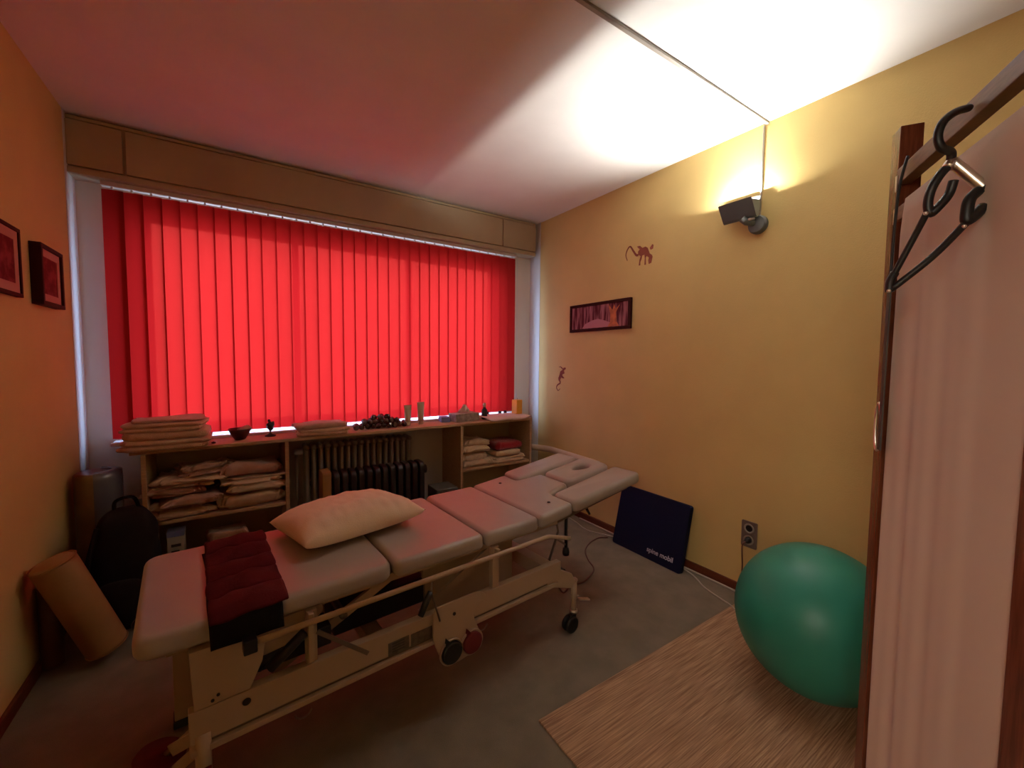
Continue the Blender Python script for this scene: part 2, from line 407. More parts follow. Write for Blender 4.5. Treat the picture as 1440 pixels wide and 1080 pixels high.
bm = tube(nb(), [(2.775, BY-.03, 2.17), (2.778, BY-.03, 1.6), (2.776, BY-.03, .98)], .0022, 6)
obj('pull_cord', loc_bm(bm, off), 'white', t)
obj('cord_weight', loc_bm(lathe(nb(), [(0, 0), (.006, .004), (.007, .03), (.003, .05), (0, .052)], 12, Matrix.Translation((2.776, BY-.03, .93))), off), 'white', t, smooth=True)

# ------------------------------------------------------------------ shelving under the window
CT = .785
tag(obj('counter_top', box(.225, 2.772, -.352, -.13, .765, CT), 'beech', bevel=.003), 'long light wood shelf board running under the red blind', 'counter')
def shelf_unit(x0, x1, zs, label):
    t = thing('shelf_unit', label, 'shelf', ((x0+x1)/2, -.18, 0))
    off = ((x0+x1)/2, -.18, 0)
    for x in (x0, x1-.02): obj('side_panel', loc_bm(box(x, x+.02, -.348, -.005, 0, .764), off), 'beech', t, bevel=.0015)
    obj('shelf_board', loc_bm(box(x0+.021, x1-.021, -.345, -.03, zs-.02, zs), off), 'beech', t, bevel=.0015)
    obj('shelf_board', loc_bm(box(x0+.021, x1-.021, -.345, -.03, .05, .07), off), 'beech', t, bevel=.0015)
    obj('back_panel', loc_bm(box(x0+.021, x1-.021, -.029, -.022, .03, .755), off), 'cream', t)
    return t
shelf_unit(.268, .945, .398, 'light wood shelf unit on the left crammed with folded towels')
shelf_unit(2.103, 2.772, .428, 'light wood shelf unit on the right holding a red towel')

# towels ------------------------------------------------------------
def towel(name, loc, w, d, h, n, seed, m, label, group=None, rot=0, cat='towel', tilt=(0, 0), **k):
    o = obj(name, towel_bm(w, d, h, n, seed, **k), m, smooth=True, loc=loc, rot=(tilt[0], tilt[1], rot))
    return tag(o, label, cat, group)
G = 'folded beige blankets stacked on the left end of the board'
z = CT+.001
for i, (w, d, h, n, dx, m, lb) in enumerate((
        (.37, .25, .052, 2, .0, 'towel', 'beige folded blanket, bottommost of the stack on the left end of the board'),
        (.345, .245, .040, 1, .012, 'towel', 'beige folded blanket second from the bottom of the stack left on the board'),
        (.34, .24, .045, 2, .0, 'towel', 'beige folded blanket second from the top of the stack left on the board'))):
    towel('folded_blanket', (.372+dx, -.275, z), w, d, h, n, 11+i, m, lb, G, R(2-3*i), 'blanket', groove=.014, wob=.009, sag=.006); z += h+.001
towel('folded_blanket', (.378, -.262, z), .30, .22, .014, 1, 19, 'towel3', 'thin pinkish cloth lying on top of the blanket stack left on the board', G, R(3), 'blanket', groove=.006, wob=.008, sag=.006)
G = 'folded beige towels in the middle of the board'
towel('folded_towel', (1.16, -.258, CT+.001), .30, .19, .038, 2, 31, 'towel', 'beige folded towel lying under another in the middle of the board', G, R(-4), groove=.012, wob=.01, sag=.01)
towel('folded_towel', (1.13, -.25, CT+.042), .31, .185, .026, 1, 33, 'towel3', 'pinkish beige towel on top of the pair in the middle of the board', G, R(3), groove=.010, wob=.014, sag=.012)
G = 'rumpled towels in the left shelf unit'
z0 = .400; rs = random.Random(2)
z = z0
for i, (w, h, n, m, dx, lb) in enumerate((
        (.27, .058, 2, 'towel', .0, 'beige towel at the bottom of the left pile in the left shelf unit'),
        (.26, .045, 1, 'towel3', .01, 'pinkish towel second from the bottom of the left pile in the left shelf unit'),
        (.27, .040, 2, 'towel3', -.01, 'pinkish brown towel in the middle of the left pile in the left shelf unit'),
        (.28, .055, 2, 'towel2', .0, 'pale rumpled towel with open folds near the top of the left pile, left shelf unit'))):
    towel('rumpled_towel', (.435+dx, -.20, z), w, .26, h, n, 41+i, m, lb, G, R(rs.uniform(-4, 4)), groove=.026, wob=.030, sag=.030, seg=96); z += h+.004
towel('rumpled_towel', (.50, -.17, z), .22, .2, .045, 2, 48, 'towel3', 'dusky striped towel crumpled on top of the left pile in the left shelf unit', G, R(14), groove=.02, wob=.03, sag=.05, seg=96)
z = z0
for i, (w, h, n, m, lb) in enumerate((
        (.325, .085, 1, 'towel', 'thick beige towel at the bottom of the right pile in the left shelf unit'),
        (.29, .045, 1, 'towel2', 'cream towel second from the bottom of the right pile in the left shelf unit'),
        (.31, .040, 2, 'towel2', 'cream towel with trailing folds in the right pile of the left shelf unit'),
        (.30, .060, 1, 'towel3', 'pinkish bulky towel on top of the right pile in the left shelf unit'))):
    towel('rumpled_towel', (.752, -.21, z), w, .25, h, n, 61+i, m, lb, G, R(rs.uniform(-3, 3)), groove=.024, wob=.024, sag=.030, seg=96); z += h+.004
G = 'towels in the right shelf unit'
z = .430
for i, (w, h, n, m, dx, lb) in enumerate((
        (.27, .040, 1, 'towel2', .0, 'cream towel at the bottom of the left pile in the right shelf unit'),
        (.23, .055, 1, 'towel2', .0, 'pale rolled towel second from the bottom of the left pile, right shelf unit'),
        (.25, .045, 2, 'towel2', .01, 'cream towel with a hanging corner in the left pile of the right shelf unit'),
        (.24, .045, 1, 'towel', .0, 'beige towel on top of the left pile in the right shelf unit'))):
    towel('rumpled_towel', (2.27+dx, -.2, z), w, .24, h, n, 81+i, m, lb, G, R(rs.uniform(-4, 4)), groove=.024, wob=.026, sag=.026, seg=96); z += h+.003
towel('rumpled_towel', (2.575, -.2, .430), .31, .24, .040, 2, 90, 'towel2', 'cream towel lying lowest under the red towel in the right shelf unit', G, R(2), groove=.014, wob=.014, sag=.012)
towel('rumpled_towel', (2.58, -.2, .474), .25, .22, .045, 1, 91, 'towel2', 'cream towel directly beneath the red towel in the right shelf unit', G, R(-3), groove=.016, wob=.008, sag=.01)
towel('red_towel', (2.575, -.2, .523), .27, .23, .066, 1, 92, 'towelred', 'dark red folded towel in the right shelf unit', G, R(4), groove=.024, wob=.008, sag=.012)
# things under the left unit
t = thing('carton', 'small pale carton with a bluish lid under the left shelf unit', 'box', (.395, -.29, .071))
obj('carton_body', box(-.036, .036, -.04, .04, 0, .225), 'label', t, bevel=.002)
obj('lid', box(-.038, .038, -.042, .042, .2255, .255), 'blue', t, bevel=.002)
bm = nb(); bx(bm, -.02, .022, -.0415, -.0402, .17, .185); bx(bm, -.02, .015, -.0415, -.0402, .135, .15)
obj('printed_lines', bm, 'labeldark', t)
towel('folded_cloth', (.615, -.23, .071), .2, .16, .19, 3, 96, 'towel3', 'folded pinkish cloth on the lower board of the left shelf unit', None, R(6), 'cloth', groove=.012, wob=.01, sag=.02)
bm = lathe(nb(), [(0, .0), (.03, .002), (.06, .03), (.075, .07), (.079, .075), (.072, .07), (.055, .035), (0, .008)], 32)
tag(obj('bowl', bm, 'white', smooth=True, loc=(.835, -.25, .0715)), 'small white bowl on the lower board of the left shelf unit', 'bowl')

# ------------------------------------------------------------------ things standing on the board
bm = lathe(nb(), [(0, 0), (.026, 0), (.030, .004), (.048, .035), (.060, .062), (.057, .064), (.044, .036), (.024, .01), (0, .009)], 32)
b = tag(obj('wooden_bowl', bm, 'bowl', smooth=True, loc=(.70, -.235, CT+.001)), 'dark wooden bowl on the board right of the blanket stack', 'bowl')
towel('pink_napkin', (.725, -.228, CT+.046), .06, .05, .026, 1, 120, 'towel3', 'pink cloth sticking out of the dark wooden bowl', None, R(20), 'napkin', tilt=(R(4), R(-14)), groove=.006, wob=.006, sag=.006)
t = thing('figurine', 'small black figurine on a thin stem beside the wooden bowl', 'figurine', (.858, -.21, CT+.001))
obj('foot', lathe(nb(), [(0, 0), (.031, 0), (.030, .005), (.012, .014), (.004, .022), (.0035, .032), (0, .032)], 20), 'black', t, smooth=True)
bm = nb(); bmesh.ops.create_icosphere(bm, subdivisions=3, radius=.02, matrix=Matrix.Translation((0, 0, .062)))
for v in bm.verts:
    v.co.z = .062+(v.co.z-.062)*1.55; v.co += Vector((1, .4, .2))*.012*noise.noise(v.co*60)
bmesh.ops.create_icosphere(bm, subdivisions=2, radius=.009, matrix=Matrix.Translation((-.006, 0, .096)))
bmesh.ops.create_icosphere(bm, subdivisions=2, radius=.008, matrix=Matrix.Translation((.015, 0, .084)))
obj('body', bm, 'black', t, smooth=True)
tag(obj('pebble', lathe(nb(), [(0, 0), (.010, .002), (.011, .007), (0, .012)], 14), 'black', smooth=True, loc=(.575, -.31, CT+.001)), 'tiny black pebble at the front edge beside the blanket stack', 'pebble')
# heap of dark shiny chestnuts / stones
rs = random.Random(7); n = 0
pos = []
for lay, (cnt, rx, ry, zz) in enumerate(((20, .185, .065, .018), (13, .135, .045, .047), (5, .07, .025, .074))):
    for k in range(cnt):
        cols_ = cnt//2 + cnt % 2; i_, j_ = k//2, k % 2
        x = 1.535+(-1+2*(i_+.5)/cols_)*rx+rs.uniform(-.004, .004)+(.008 if j_ else -.006); y = -.225+(-.5+j_)*ry*1.0+rs.uniform(-.004, .004)
        pos.append((x, y, CT+zz+rs.uniform(0, .004)))
proto = None
for p in pos:
    if proto is None:
        bm = nb(); bmesh.ops.create_icosphere(bm, subdivisions=3, radius=.018)
        for v in bm.verts: v.co *= 1+.18*noise.noise(v.co*70); v.co.z *= .9
        proto = obj('massage_stone', bm, 'glassy', smooth=True, loc=p); s = proto
        tag(s, 'shiny dark knobbly stone in the heap on the board left of the tubes', 'stone', 'dark stones heaped on the board')
    else:
        s = proto.copy(); C.objects.link(s); s.location = p
    s.rotation_euler = (rs.uniform(0, 6), rs.uniform(0, 6), rs.uniform(0, 6)); sc = rs.uniform(1.0, 1.3); s.scale = (sc, sc, sc)
# two tubes standing on their caps
for x, y, hh, lb in ((1.735, -.215, .148, 'left of the two cream tubes standing on their caps on the board'), (1.835, -.215, .165, 'right, taller of the two cream tubes standing on their caps on the board')):
    t = thing('cream_tube', lb, 'tube', (x, y, CT+.001), R(8))
    obj('cap', lathe(nb(), [(0, 0), (.020, 0), (.021, .003), (.021, .022), (0, .022)], 24), 'tube', t, smooth=False)
    bm = nb(); rings = []
    for k in range(9):
        f = k/8; rx = .021+.010*f; ry = .021*(1-f)**.7+.0015; zz = .0225+(hh-.0225)*f
        rings.append([bm.verts.new((rx*math.cos(2*PI*q/24), ry*math.sin(2*PI*q/24), zz)) for q in range(24)])
    for a, b in zip(rings, rings[1:]):
        for q in range(24): bm.faces.new((a[q], a[(q+1) % 24], b[(q+1) % 24], b[q]))
    bm.faces.new(rings[0][::-1]); bm.faces.new(rings[-1])
    obj('tube_body', bm, 'tube', t, smooth=True)
# tissue box
t = thing('tissue_box', 'patterned cardboard tissue box with a tissue pulled up', 'tissue box', (2.195, -.22, CT+.001), R(6))
obj('carton', box(-.11, .11, -.055, .055, 0, .062), 'tissuebox', t, bevel=.003)
def tis(u, v):
    x = -.045+.09*u; hgt = .055*math.sin(PI*u)**.6*(1-.25*math.cos(5*u)); return (x+.01*math.sin(7*v), -.012+.024*v+.012*math.sin(9*u+3*v), .063+hgt*(1-.9*(2*v-1)**2))
obj('tissue', sheet_bm(tis, 18, 10, .0008), 'tissue', t, smooth=True)
tag(obj('card_packet', box(-.035, .035, -.045, .045, 0, .04), 'blue', bevel=.002, loc=(2.035, -.195, CT+.001), rot=(0, 0, R(-8))), 'pale blue packet left of the tissue box', 'packet')
t = thing('pump_bottle', 'small dark bottle with a pale cap right of the tissue box', 'bottle', (2.375, -.23, CT+.001))
obj('bottle_body', lathe(nb(), [(0, 0), (.022, 0), (.024, .006), (.024, .075), (.010, .092), (.009, .1), (0, .1)], 24), 'black', t, smooth=True)
obj('cap', lathe(nb(), [(0, .1002), (.013, .1002), (.014, .125), (.005, .135), (0, .136)], 20), 'tissue', t, smooth=True)
def cloth_r(u, v):
    x = 2.345+.405*u; y = -.145-.205*v; zz = CT+.016+.005*math.sin(9*u+4*v)*v
    if v > .85:
        s = (v-.85)/.15; y = -.319-.045*s-.003*math.sin(14*u); zz -= .004+.020*s*s*(math.sin(PI*min(1, u*1.05))**.5)
    return (x, y, zz)
tag(obj('folded_sheet', sheet_bm(cloth_r, 30, 24, .010), 'tissue', smooth=True), 'pale pink folded sheet drooping over the right end of the board', 'sheet')
for x, y, r in ((2.47, -.105, .010), (2.60, -.105, .012), (2.645, -.105, .011)):
    pass
for k, (x, lb) in enumerate(((2.475, 'leftmost of the small dark jars on the sill at the right end'), (2.60, 'middle one of the small dark jars on the sill at the right end'), (2.655, 'rightmost of the small dark jars on the sill at the right end'))):
    t = thing('small_jar', lb, 'jar', (x, -.108, .801), 0, 'small jars on the sill')
    obj('jar_body', lathe(nb(), [(0, 0), (.012, 0), (.014, .004), (.014, .018), (0, .018)], 18), 'bowl', t, smooth=True)
    obj('lid', lathe(nb(), [(0, .0182), (.0125, .0182), (.0125, .026), (0, .027)], 18), 'black', t, smooth=True)
t = thing('candle', 'square amber candle on the pink sheet at the right end', 'candle', (2.705, -.22, CT+.021), R(10))
obj('wax', box(-.033, .033, -.033, .033, 0, .125), 'amber', t, bevel=.006, seg=3)
obj('wick', tube(nb(), [(0, 0, .1245), (.001, 0, .132), (.004, 0, .138)], .0012, 6), 'black', t)

# ------------------------------------------------------------------ radiator, oil heater and fan heater below the board
t = thing('radiator', 'cream column radiator on the wall beneath the window board', 'radiator', (1.41, -.12, .13))
for k in range(17):
    x = 1.065-1.41+k*.0435
    bm = nb()
    for y in (-.045, 0, .045):
        tube(bm, [(x, y, -.0), (x, y, .03), (x, y, .52), (x, y, .56)], [.010, .0125, .0125, .010], 10)
    tube(bm, [(x, -.06, .55), (x, .06, .55)], .016, 10); tube(bm, [(x, -.06, .01), (x, .06, .01)], .016, 10)
    obj('column', bm, 'radi', t, smooth=True)
obj('header', tube(nb(), [(-.36, 0, .545), (.37, 0, .545)], .014, 10), 'radi', t, smooth=True)
obj('valve_head', lathe(nb(), [(0, 0), (.017, 0), (.021, .01), (.021, .045), (.014, .055), (0, .056)], 20, Matrix.Translation((-.362, -.0, .52)) @ Matrix.Rotation(R(-90), 4, 'Y')), 'white', t, smooth=True)
obj('pipe', tube(nb(), [(-.40, .01, -.129), (-.40, .01, .50)], .009, 10), 'radi', t, smooth=True)
for x in (-.3, .3): obj('bracket', box(x-.01, x+.01, .05, .119, .25, .28), 'radi', t)
t = thing('oil_heater', 'dark oil-filled heater with ribbed fins in front of the radiator', 'heater', (1.46, -.42, 0))
for k in range(12):
    x = -.27+k*.05
    bm = prism(nb(), rounded([(-.07, .07), (.07, .07), (.07, .565), (-.07, .565)], .04), 'x', x-.017, x+.017)
    obj('fin', bm, 'oil', t, bevel=.006)
obj('oil_pipe', tube(nb(), [(-.31, 0, .12), (.33, 0, .12)], .03, 12), 'oil', t, smooth=True)
obj('top_pipe', tube(nb(), [(-.31, 0, .5), (.33, 0, .5)], .03, 12), 'oil', t, smooth=True)
obj('control_panel', prism(nb(), rounded([(-.07, .06), (.06, .06), (.06, .58), (-.07, .58)], .02), 'x', -.352, -.302), 'tan', t, bevel=.004)
for x in (-.27, .27):
    f = obj('foot', box(x-.02, x+.02, -.12, .12, .035, .065), 'oil', t, bevel=.004)
    for y in (-.1, .1): obj('caster', tube(nb(), [(x-.012, y, .0175), (x+.012, y, .0175)], .017, 14), 'black', f, smooth=True)
t = thing('fan_heater', 'small grey framed fan heater beside the right shelf unit', 'heater', (1.975, -.33, 0))
obj('housing', box(-.085, .085, -.06, .12, .01, .315), 'anthracite', t, bevel=.006)
bm = nb(); bx(bm, -.06, -.05, -.068, -.0605, .17, .30); bx(bm, .05, .06, -.068, -.0605, .17, .30); bx(bm, -.05, .05, -.068, -.0605, .29, .30); bx(bm, -.05, .05, -.068, -.0605, .17, .182)
obj('front_frame', bm, 'stickergrey', t, bevel=.001)
obj('fan_hub', lathe(nb(), [(0, 0), (.014, 0), (.012, .006), (0, .008)], 20, Matrix.Translation((0, -.0605, .235)) @ Matrix.Rotation(R(90), 4, 'X')), 'greyplate', t, smooth=True)
for k in range(5):
    a = 2*PI*k/5
    obj('fan_blade', flatbar(nb(), (.013*math.cos(a), -.064, .235+.013*math.sin(a)), (.042*math.cos(a), -.064, .235+.042*math.sin(a)), .016, .002, (0, 1, 0)), 'greyplate', t)
for x in (-.06, .06): obj('foot', box(x-.012, x+.012, -.05, .11, 0, .0098), 'black', t)
# cream heating pipe in the right corner
tag(obj('heating_pipe', tube(nb(), smooth_path([(2.85, -.003, .50), (2.85, -.12, .50), (2.865, -.22, .50), (2.945, -.36, .498), (2.955, -.5, .495), (2.955, -.95, .49)], 6), .026, 16), 'tube', smooth=True), 'cream pipe lagging in the corner behind the table head', 'pipe')

# ------------------------------------------------------------------ wall lamp, cord and conduit
LY, LZ0 = -1.966, 2.10
t = thing('wall_lamp', 'black halogen floodlight aimed at the ceiling on the right wall', 'lamp', (W, -2.033, 1.987))
off = (W, -2.033, 1.987)
bm = lathe(nb(), [(0, 0), (.045, 0), (.047, .004), (.047, .022), (.040, .036), (0, .040)], 32, Matrix.Translation((W-.0005, -2.033, 1.987)) @ Matrix.Rotation(R(-90), 4, 'Y'))
obj('wall_mount', loc_bm(bm, off), 'anthracite', t, smooth=False)
bm = tube(nb(), [(W-.035, -2.02, 1.995), (W-.07, -2.0, 2.0), (W-.085, -1.985, 2.018)], .017, 14)
obj('swivel_arm', loc_bm(bm, off), 'anthracite', t, smooth=True)
obj('clamp_screw', loc_bm(tube(nb(), [(W-.1, -2.03, 2.0), (W-.06, -2.035, 2.01)], .006, 10), off), 'chrome', t, smooth=True)
# housing: open tray; rim front x=2.86 z=2.10, rim back x=2.955 z=2.128
y0, y1 = -2.052, -1.880
outer = [(2.860, 2.100), (2.914, 2.024), (2.924, 2.016), (2.935, 2.017), (2.952, 2.05), (2.957, 2.1275)]
inner = [(2.953, 2.1275), (2.948, 2.052), (2.933, 2.022), (2.925, 2.021), (2.917, 2.028), (2.8635, 2.1012)]
bm = nb()
A = [bm.verts.new((x, y0+.004, z)) for x, z in outer+inner]; B = [bm.verts.new((x, y1-.004, z)) for x, z in outer+inner]
n = len(A)
for i in range(n): bm.faces.new((A[i], B[i], B[(i+1) % n], A[(i+1) % n]))
for ya, yb in ((y0, y0+.004), (y1-.004, y1)): prism(bm, outer+[(2.945, 2.103), (2.872, 2.093)], 'y', ya, yb)
# triangulated end caps of the tray section are covered by the two end plates
obj('housing', loc_bm(bm, off), 'anthracite', t)
bm = nb()
inn = [(2.947, 2.053), (2.9325, 2.0235), (2.9255, 2.0225), (2.918, 2.030)]
V0 = [bm.verts.new((x, y0+.006, z)) for x, z in inn]; V1 = [bm.verts.new((x, y1-.006, z)) for x, z in inn]
for i in range(3): bm.faces.new((V0[i], V1[i], V1[i+1], V0[i+1]))
obj('reflector', loc_bm(bm, off), 'white', t)
bm = tube(nb(), [(2.910, -2.005, 2.0845), (2.910, -1.927, 2.0845)], .0018, 10)
obj('halogen_tube', loc_bm(bm, off), 'lamp', t, smooth=True)
for y in (-2.046, -1.886): obj('tube_holder', loc_bm(box(2.904, 2.916, min(y, y+(.04 if y < -1.95 else -.04)), max(y, y+(.04 if y < -1.95 else -.04)), 2.079, 2.0805), off), 'greyplate', t)
LL = bpy.data.lights.new('halogen_reflector', 'AREA'); LL.shape = 'RECTANGLE'; LL.size = .078; LL.size_y = .004; LL.spread = R(150); LL.energy = 39; LL.color = (1., .97, .90)
lo = bpy.data.objects.new('halogen_reflector', LL); C.objects.link(lo); lo.location = (2.9085, -1.966, 2.0845)
lo.rotation_euler = Matrix(((0, -math.cos(R(48)), math.sin(R(48))), (1, 0, 0), (0, -0., 0))).to_euler() if False else (0, 0, 0)
_z = Vector((math.sin(R(50)), 0, -math.cos(R(50))))          # local +Z points away from the lit side
_x = Vector((0, 1, 0)); _y = _z.cross(_x)
lo.rotation_euler = Matrix((_x, _y, _z)).transposed().to_euler()
tag(obj('lamp_cord', tube(nb(), [(W-.006, -2.036, 2.028), (W-.006, -2.038, 2.2), (W-.006, -2.038, 2.488)], .0045, 8), 'white', smooth=True), 'thin grey cord running up the wall from the lamp', 'cord')
tag(obj('cable_duct', box(.6, W-.002, -2.062, -2.046, H-.0125, H-.0005), 'radi', bevel=.002), 'straight grey cable duct crossing the ceiling to the lamp', 'cable duct')

# ------------------------------------------------------------------ pictures and decals
def fbox(bm, x0, x1, z0, z1, f, y0, y1):
    bx(bm, x0, x1, y0, y1, z0, z0+f); bx(bm, x0, x1, y0, y1, z1-f, z1); bx(bm, x0, x0+f, y0, y1, z0+f, z1-f); bx(bm, x1-f, x1, y0, y1, z0+f, z1-f); return bm
def picture(name, label, loc, rotz, w, h, f, depth, mb, art, extra=None):
    """local: x along, -y towards viewer, z up; origin centre of back"""
    t = thing(name, label, 'picture', loc, rotz)
    obj('frame', fbox(nb(), -w/2, w/2, -h/2, h/2, f, -depth, 0), 'redwood', t, bevel=.0015)
    if mb:
        obj('matboard', fbox(nb(), -w/2+f, w/2-f, -h/2+f, h/2-f, mb, -depth*.75, -.001), 'matboard', t)
        a = obj('print', box(-w/2+f+mb, w/2-f-mb, -depth*.7, -.001, -h/2+f+mb, h/2-f-mb), art, t)
    else: a = obj('print', box(-w/2+f, w/2-f, -depth*.7, -.001, -h/2+f, h/2-f), art, t)
    return t, a
picture('framed_picture', 'square dark red framed print at the far left edge of the wall', (.0005, -.936, 1.621), R(90), .30, .257, .014, .02, .034, 'redprint')
picture('framed_picture', 'small deep black framed picture near the window on the left wall', (.0005, -.518, 1.612), R(90), .257, .254, .017, .036, .032, 'redprint')
t, a = picture('framed_picture', 'wide panoramic forest painting with orange tree on the right wall', (W-.0005, -.896, 1.606), R(-90), .625, .215, .022, .022, 0, 'forest')
bm = prism(nb(), [(-.17, -.083), (-.14, -.05), (-.06, -.025), (.0, -.018), (.07, -.035), (.13, -.055), (.14, -.083)], 'y', -.0162, -.0155)
obj('painted_hill', bm, 'pinkhill', a)
bm = nb(); prism(bm, [(.10, -.083), (.21, -.083), (.185, -.05), (.18, .02), (.215, .07), (.175, .04), (.16, .075), (.145, .035), (.105, .08), (.125, .01), (.125, -.05)], 'y', -.0175, -.0165)
obj('painted_tree', bm, 'orangetree', a)
def decal(name, label, pts_groups, x):
    bm = nb()
    for g in pts_groups:
        if g[0] == 'poly': prism(bm, g[1], 'x', x-.0012, x-.0002)
        else:
            P = smooth_path([(0, y, z) for y, z in g[1]], 5); n = len(P); r = g[2]
            L_, R_ = [], []
            for i, p in enumerate(P):
                d = (P[min(i+1, n-1)]-P[max(i-1, 0)]).normalized(); s = Vector((0, -d.z, d.y)); rr = r*(1-.75*i/n)
                L_.append((p+s*rr)); R_.append((p-s*rr))
            poly = [(v.y, v.z) for v in L_]+[(v.y, v.z) for v in R_[::-1]]
            prism(bm, poly, 'x', x-.0012, x-.0002)
    return tag(obj(name, bm, 'decal'), label, 'wall sticker')
# monkey walking: pixel zoom frame -> wall coordinates (y decreases to the right)
def mk(u, v, y0, z0, s): return (y0-s*u, z0-s*v)
S1 = .01625/16.2   # metres per zoomed pixel / crude
def q(pts, y0, z0, sx, sz): return [(y0-a*sx, z0-b*sz) for a, b in pts]
sx, sz = .237/650, .155/360
Y0, Z0 = -1.135+.0, 2.072
def mq(p): return q([(a-380, b-340) for a, b in p], Y0, Z0, sx, sz)
decal('monkey_sticker', 'brown walking monkey sticker high on the right wall', [
    ('line', mq([(690, 520), (640, 515), (570, 440), (490, 355), (420, 400), (390, 480), (430, 570)]), .0085),
    ('poly', mq([(650, 385), (720, 385), (780, 430), (850, 420), (900, 450), (945, 540), (1000, 575), (1010, 605), (985, 690), (930, 700), (920, 640), (930, 600), (880, 570), (860, 590), (868, 700), (835, 700), (838, 600), (830, 540), (780, 545), (765, 600), (740, 640), (740, 690), (705, 690), (720, 600), (745, 550), (690, 520), (680, 470), (720, 440)]), 0),
    ('poly', mq([(945, 460), (1000, 410), (1025, 430), (1015, 480), (965, 490)]), 0)], W)
sx2, sz2 = .155/300, .235/620
def mr(p): return q([(a-200, b-240) for a, b in p], -.405, 1.218, .13/260, .215/620)
decal('monkey_sticker', 'small brown climbing monkey sticker low beside the window corner', [
    ('poly', mr([(340, 320), (370, 265), (420, 250), (430, 290), (380, 330), (400, 400), (350, 420), (340, 450), (400, 520), (350, 520), (315, 500), (290, 560), (250, 590), (240, 520), (270, 440), (290, 350)]), 0),
    ('line', mr([(270, 560), (290, 640), (225, 690), (195, 760), (240, 830), (290, 780)]), .008),
    ('line', mr([(350, 290), (300, 245), (255, 248)]), .006)], W)

# ------------------------------------------------------------------ socket, plug, cables, blue mat, ball, rug
t = thing('wall_socket', 'grey double socket plate low on the right wall', 'socket', (W, -2.052, .34))
off = (W, -2.052, .34)
obj('plate', prism(nb(), rounded([(-.041, -.072), (.041, -.072), (.041, .072), (-.041, .072)], .008), 'x', -.009, -.0005), 'greyplate', t, bevel=.002)
for z in (.034, -.030):
    m_ = Matrix.Translation((-.0092, 0, z)) @ Matrix.Rotation(R(-90), 4, 'Y')
    s = obj('outlet', lathe(nb(), [(.016, .0), (.0265, .0), (.0265, .003), (.024, .004), (.019, .004), (.0175, -.0), (.016, 0)], 32, m_), 'radi', t, smooth=True)
    obj('outlet_well', lathe(nb(), [(0, .0), (.0175, .0), (.0175, .0012), (0, .0012)], 24, m_), 'black', s)
t = thing('power_plug', 'dark plug in the lower socket with its lead hanging down', 'plug', (W-.012, -2.052, .31))
obj('plug_body', lathe(nb(), [(0, 0), (.016, 0), (.016, .012), (.009, .028), (0, .03)], 18, Matrix.Rotation(R(-90), 4, 'Y')), 'black', t, smooth=True)
obj('plug_lead', tube(nb(), smooth_path([(-.026, 0, 0), (-.036, .012, -.02), (-.02, .02, -.08), (-.012, .02, -.16), (-.02, .022, -.25), (-.05, .018, -.3), (-.14, -.03, -.304)], 6), .0035, 8), 'browncable', t, smooth=True)
tag(obj('extension_cable', tube(nb(), smooth_path([(2.90, -.60, .005), (2.89, -.77, .005), (2.85, -.95, .005), (2.90, -1.07, .005), (2.935, -1.15, .005), (2.948, -1.25, .005), (2.952, -1.45, .005), (2.952, -1.66, .005), (2.92, -1.78, .005), (2.86, -1.88, .005), (2.83, -1.98, .005), (2.80, -2.058, .0135), (2.77, -2.12, .0135), (2.72, -2.2, .0135)], 6), .0042, 8), 'whitecable', smooth=True), 'pale cable snaking along the floor past the blue mat to the rug', 'cable')
tag(obj('floor_cable', tube(nb(), smooth_path([(2.965, -.75, .006), (2.966, -1.2, .006), (2.966, -1.7, .006), (2.967, -2.0, .006)], 4), .0055, 8), 'whitecable', smooth=True), 'pale cable lying straight along the right baseboard', 'cable')
# blue mat leaning on right wall
bl, bw, bt = .41, .535, .035
yc = -1.455
t = thing('balance_mat', 'square navy foam mat leaning against the right wall', 'mat', (2.866, yc, 0))
lean = math.atan2(.090, .385)
t.rotation_euler = (0, 0, 0)
bm = prism(nb(), rounded([(-bw/2, 0), (bw/2, 0), (bw/2, bl), (-bw/2, bl)], .02), 'x', -.0, bt)
o = obj('foam_body', bm, 'navy', t, rot=(0, lean, 0), bevel=.005, loc=(0, 0, .001))
bm = text_bm('spine mobil', .042)
bmesh.ops.transform(bm, matrix=Matrix.Translation((-.0007, -.115, .060)) @ Matrix.Rotation(R(-90), 4, 'Z') @ Matrix.Rotation(R(90), 4, 'X'), verts=bm.verts)
o2 = obj('lettering', bm, 'text', o, recalc=False)
# ball
bc = Vector((2.547, -2.524, .276+.0085)); br = .276
bm = nb(); bmesh.ops.create_uvsphere(bm, u_segments=96, v_segments=96, radius=br)
ax = Vector((-.35, .15, .92)).normalized()
for v in bm.verts:
    la = math.asin(max(-1, min(1, v.co.normalized().dot(ax))))
    if abs(la) > .85: v.co *= 1+.0016*math.sin(la*120)
    if v.co.z < -br+.004: v.co.z = -br+.004
tag(obj('exercise_ball', bm, 'ball', smooth=True, loc=bc-Vector((0, 0, .003))), 'large green inflated exercise ball on the woven rug', 'exercise ball')
tag(obj('woven_rug', box(1.551, 2.965, -3.45, -2.066, .0005, .0085), 'rug', bevel=.002), 'tan woven rush rug under the green ball', 'rug')

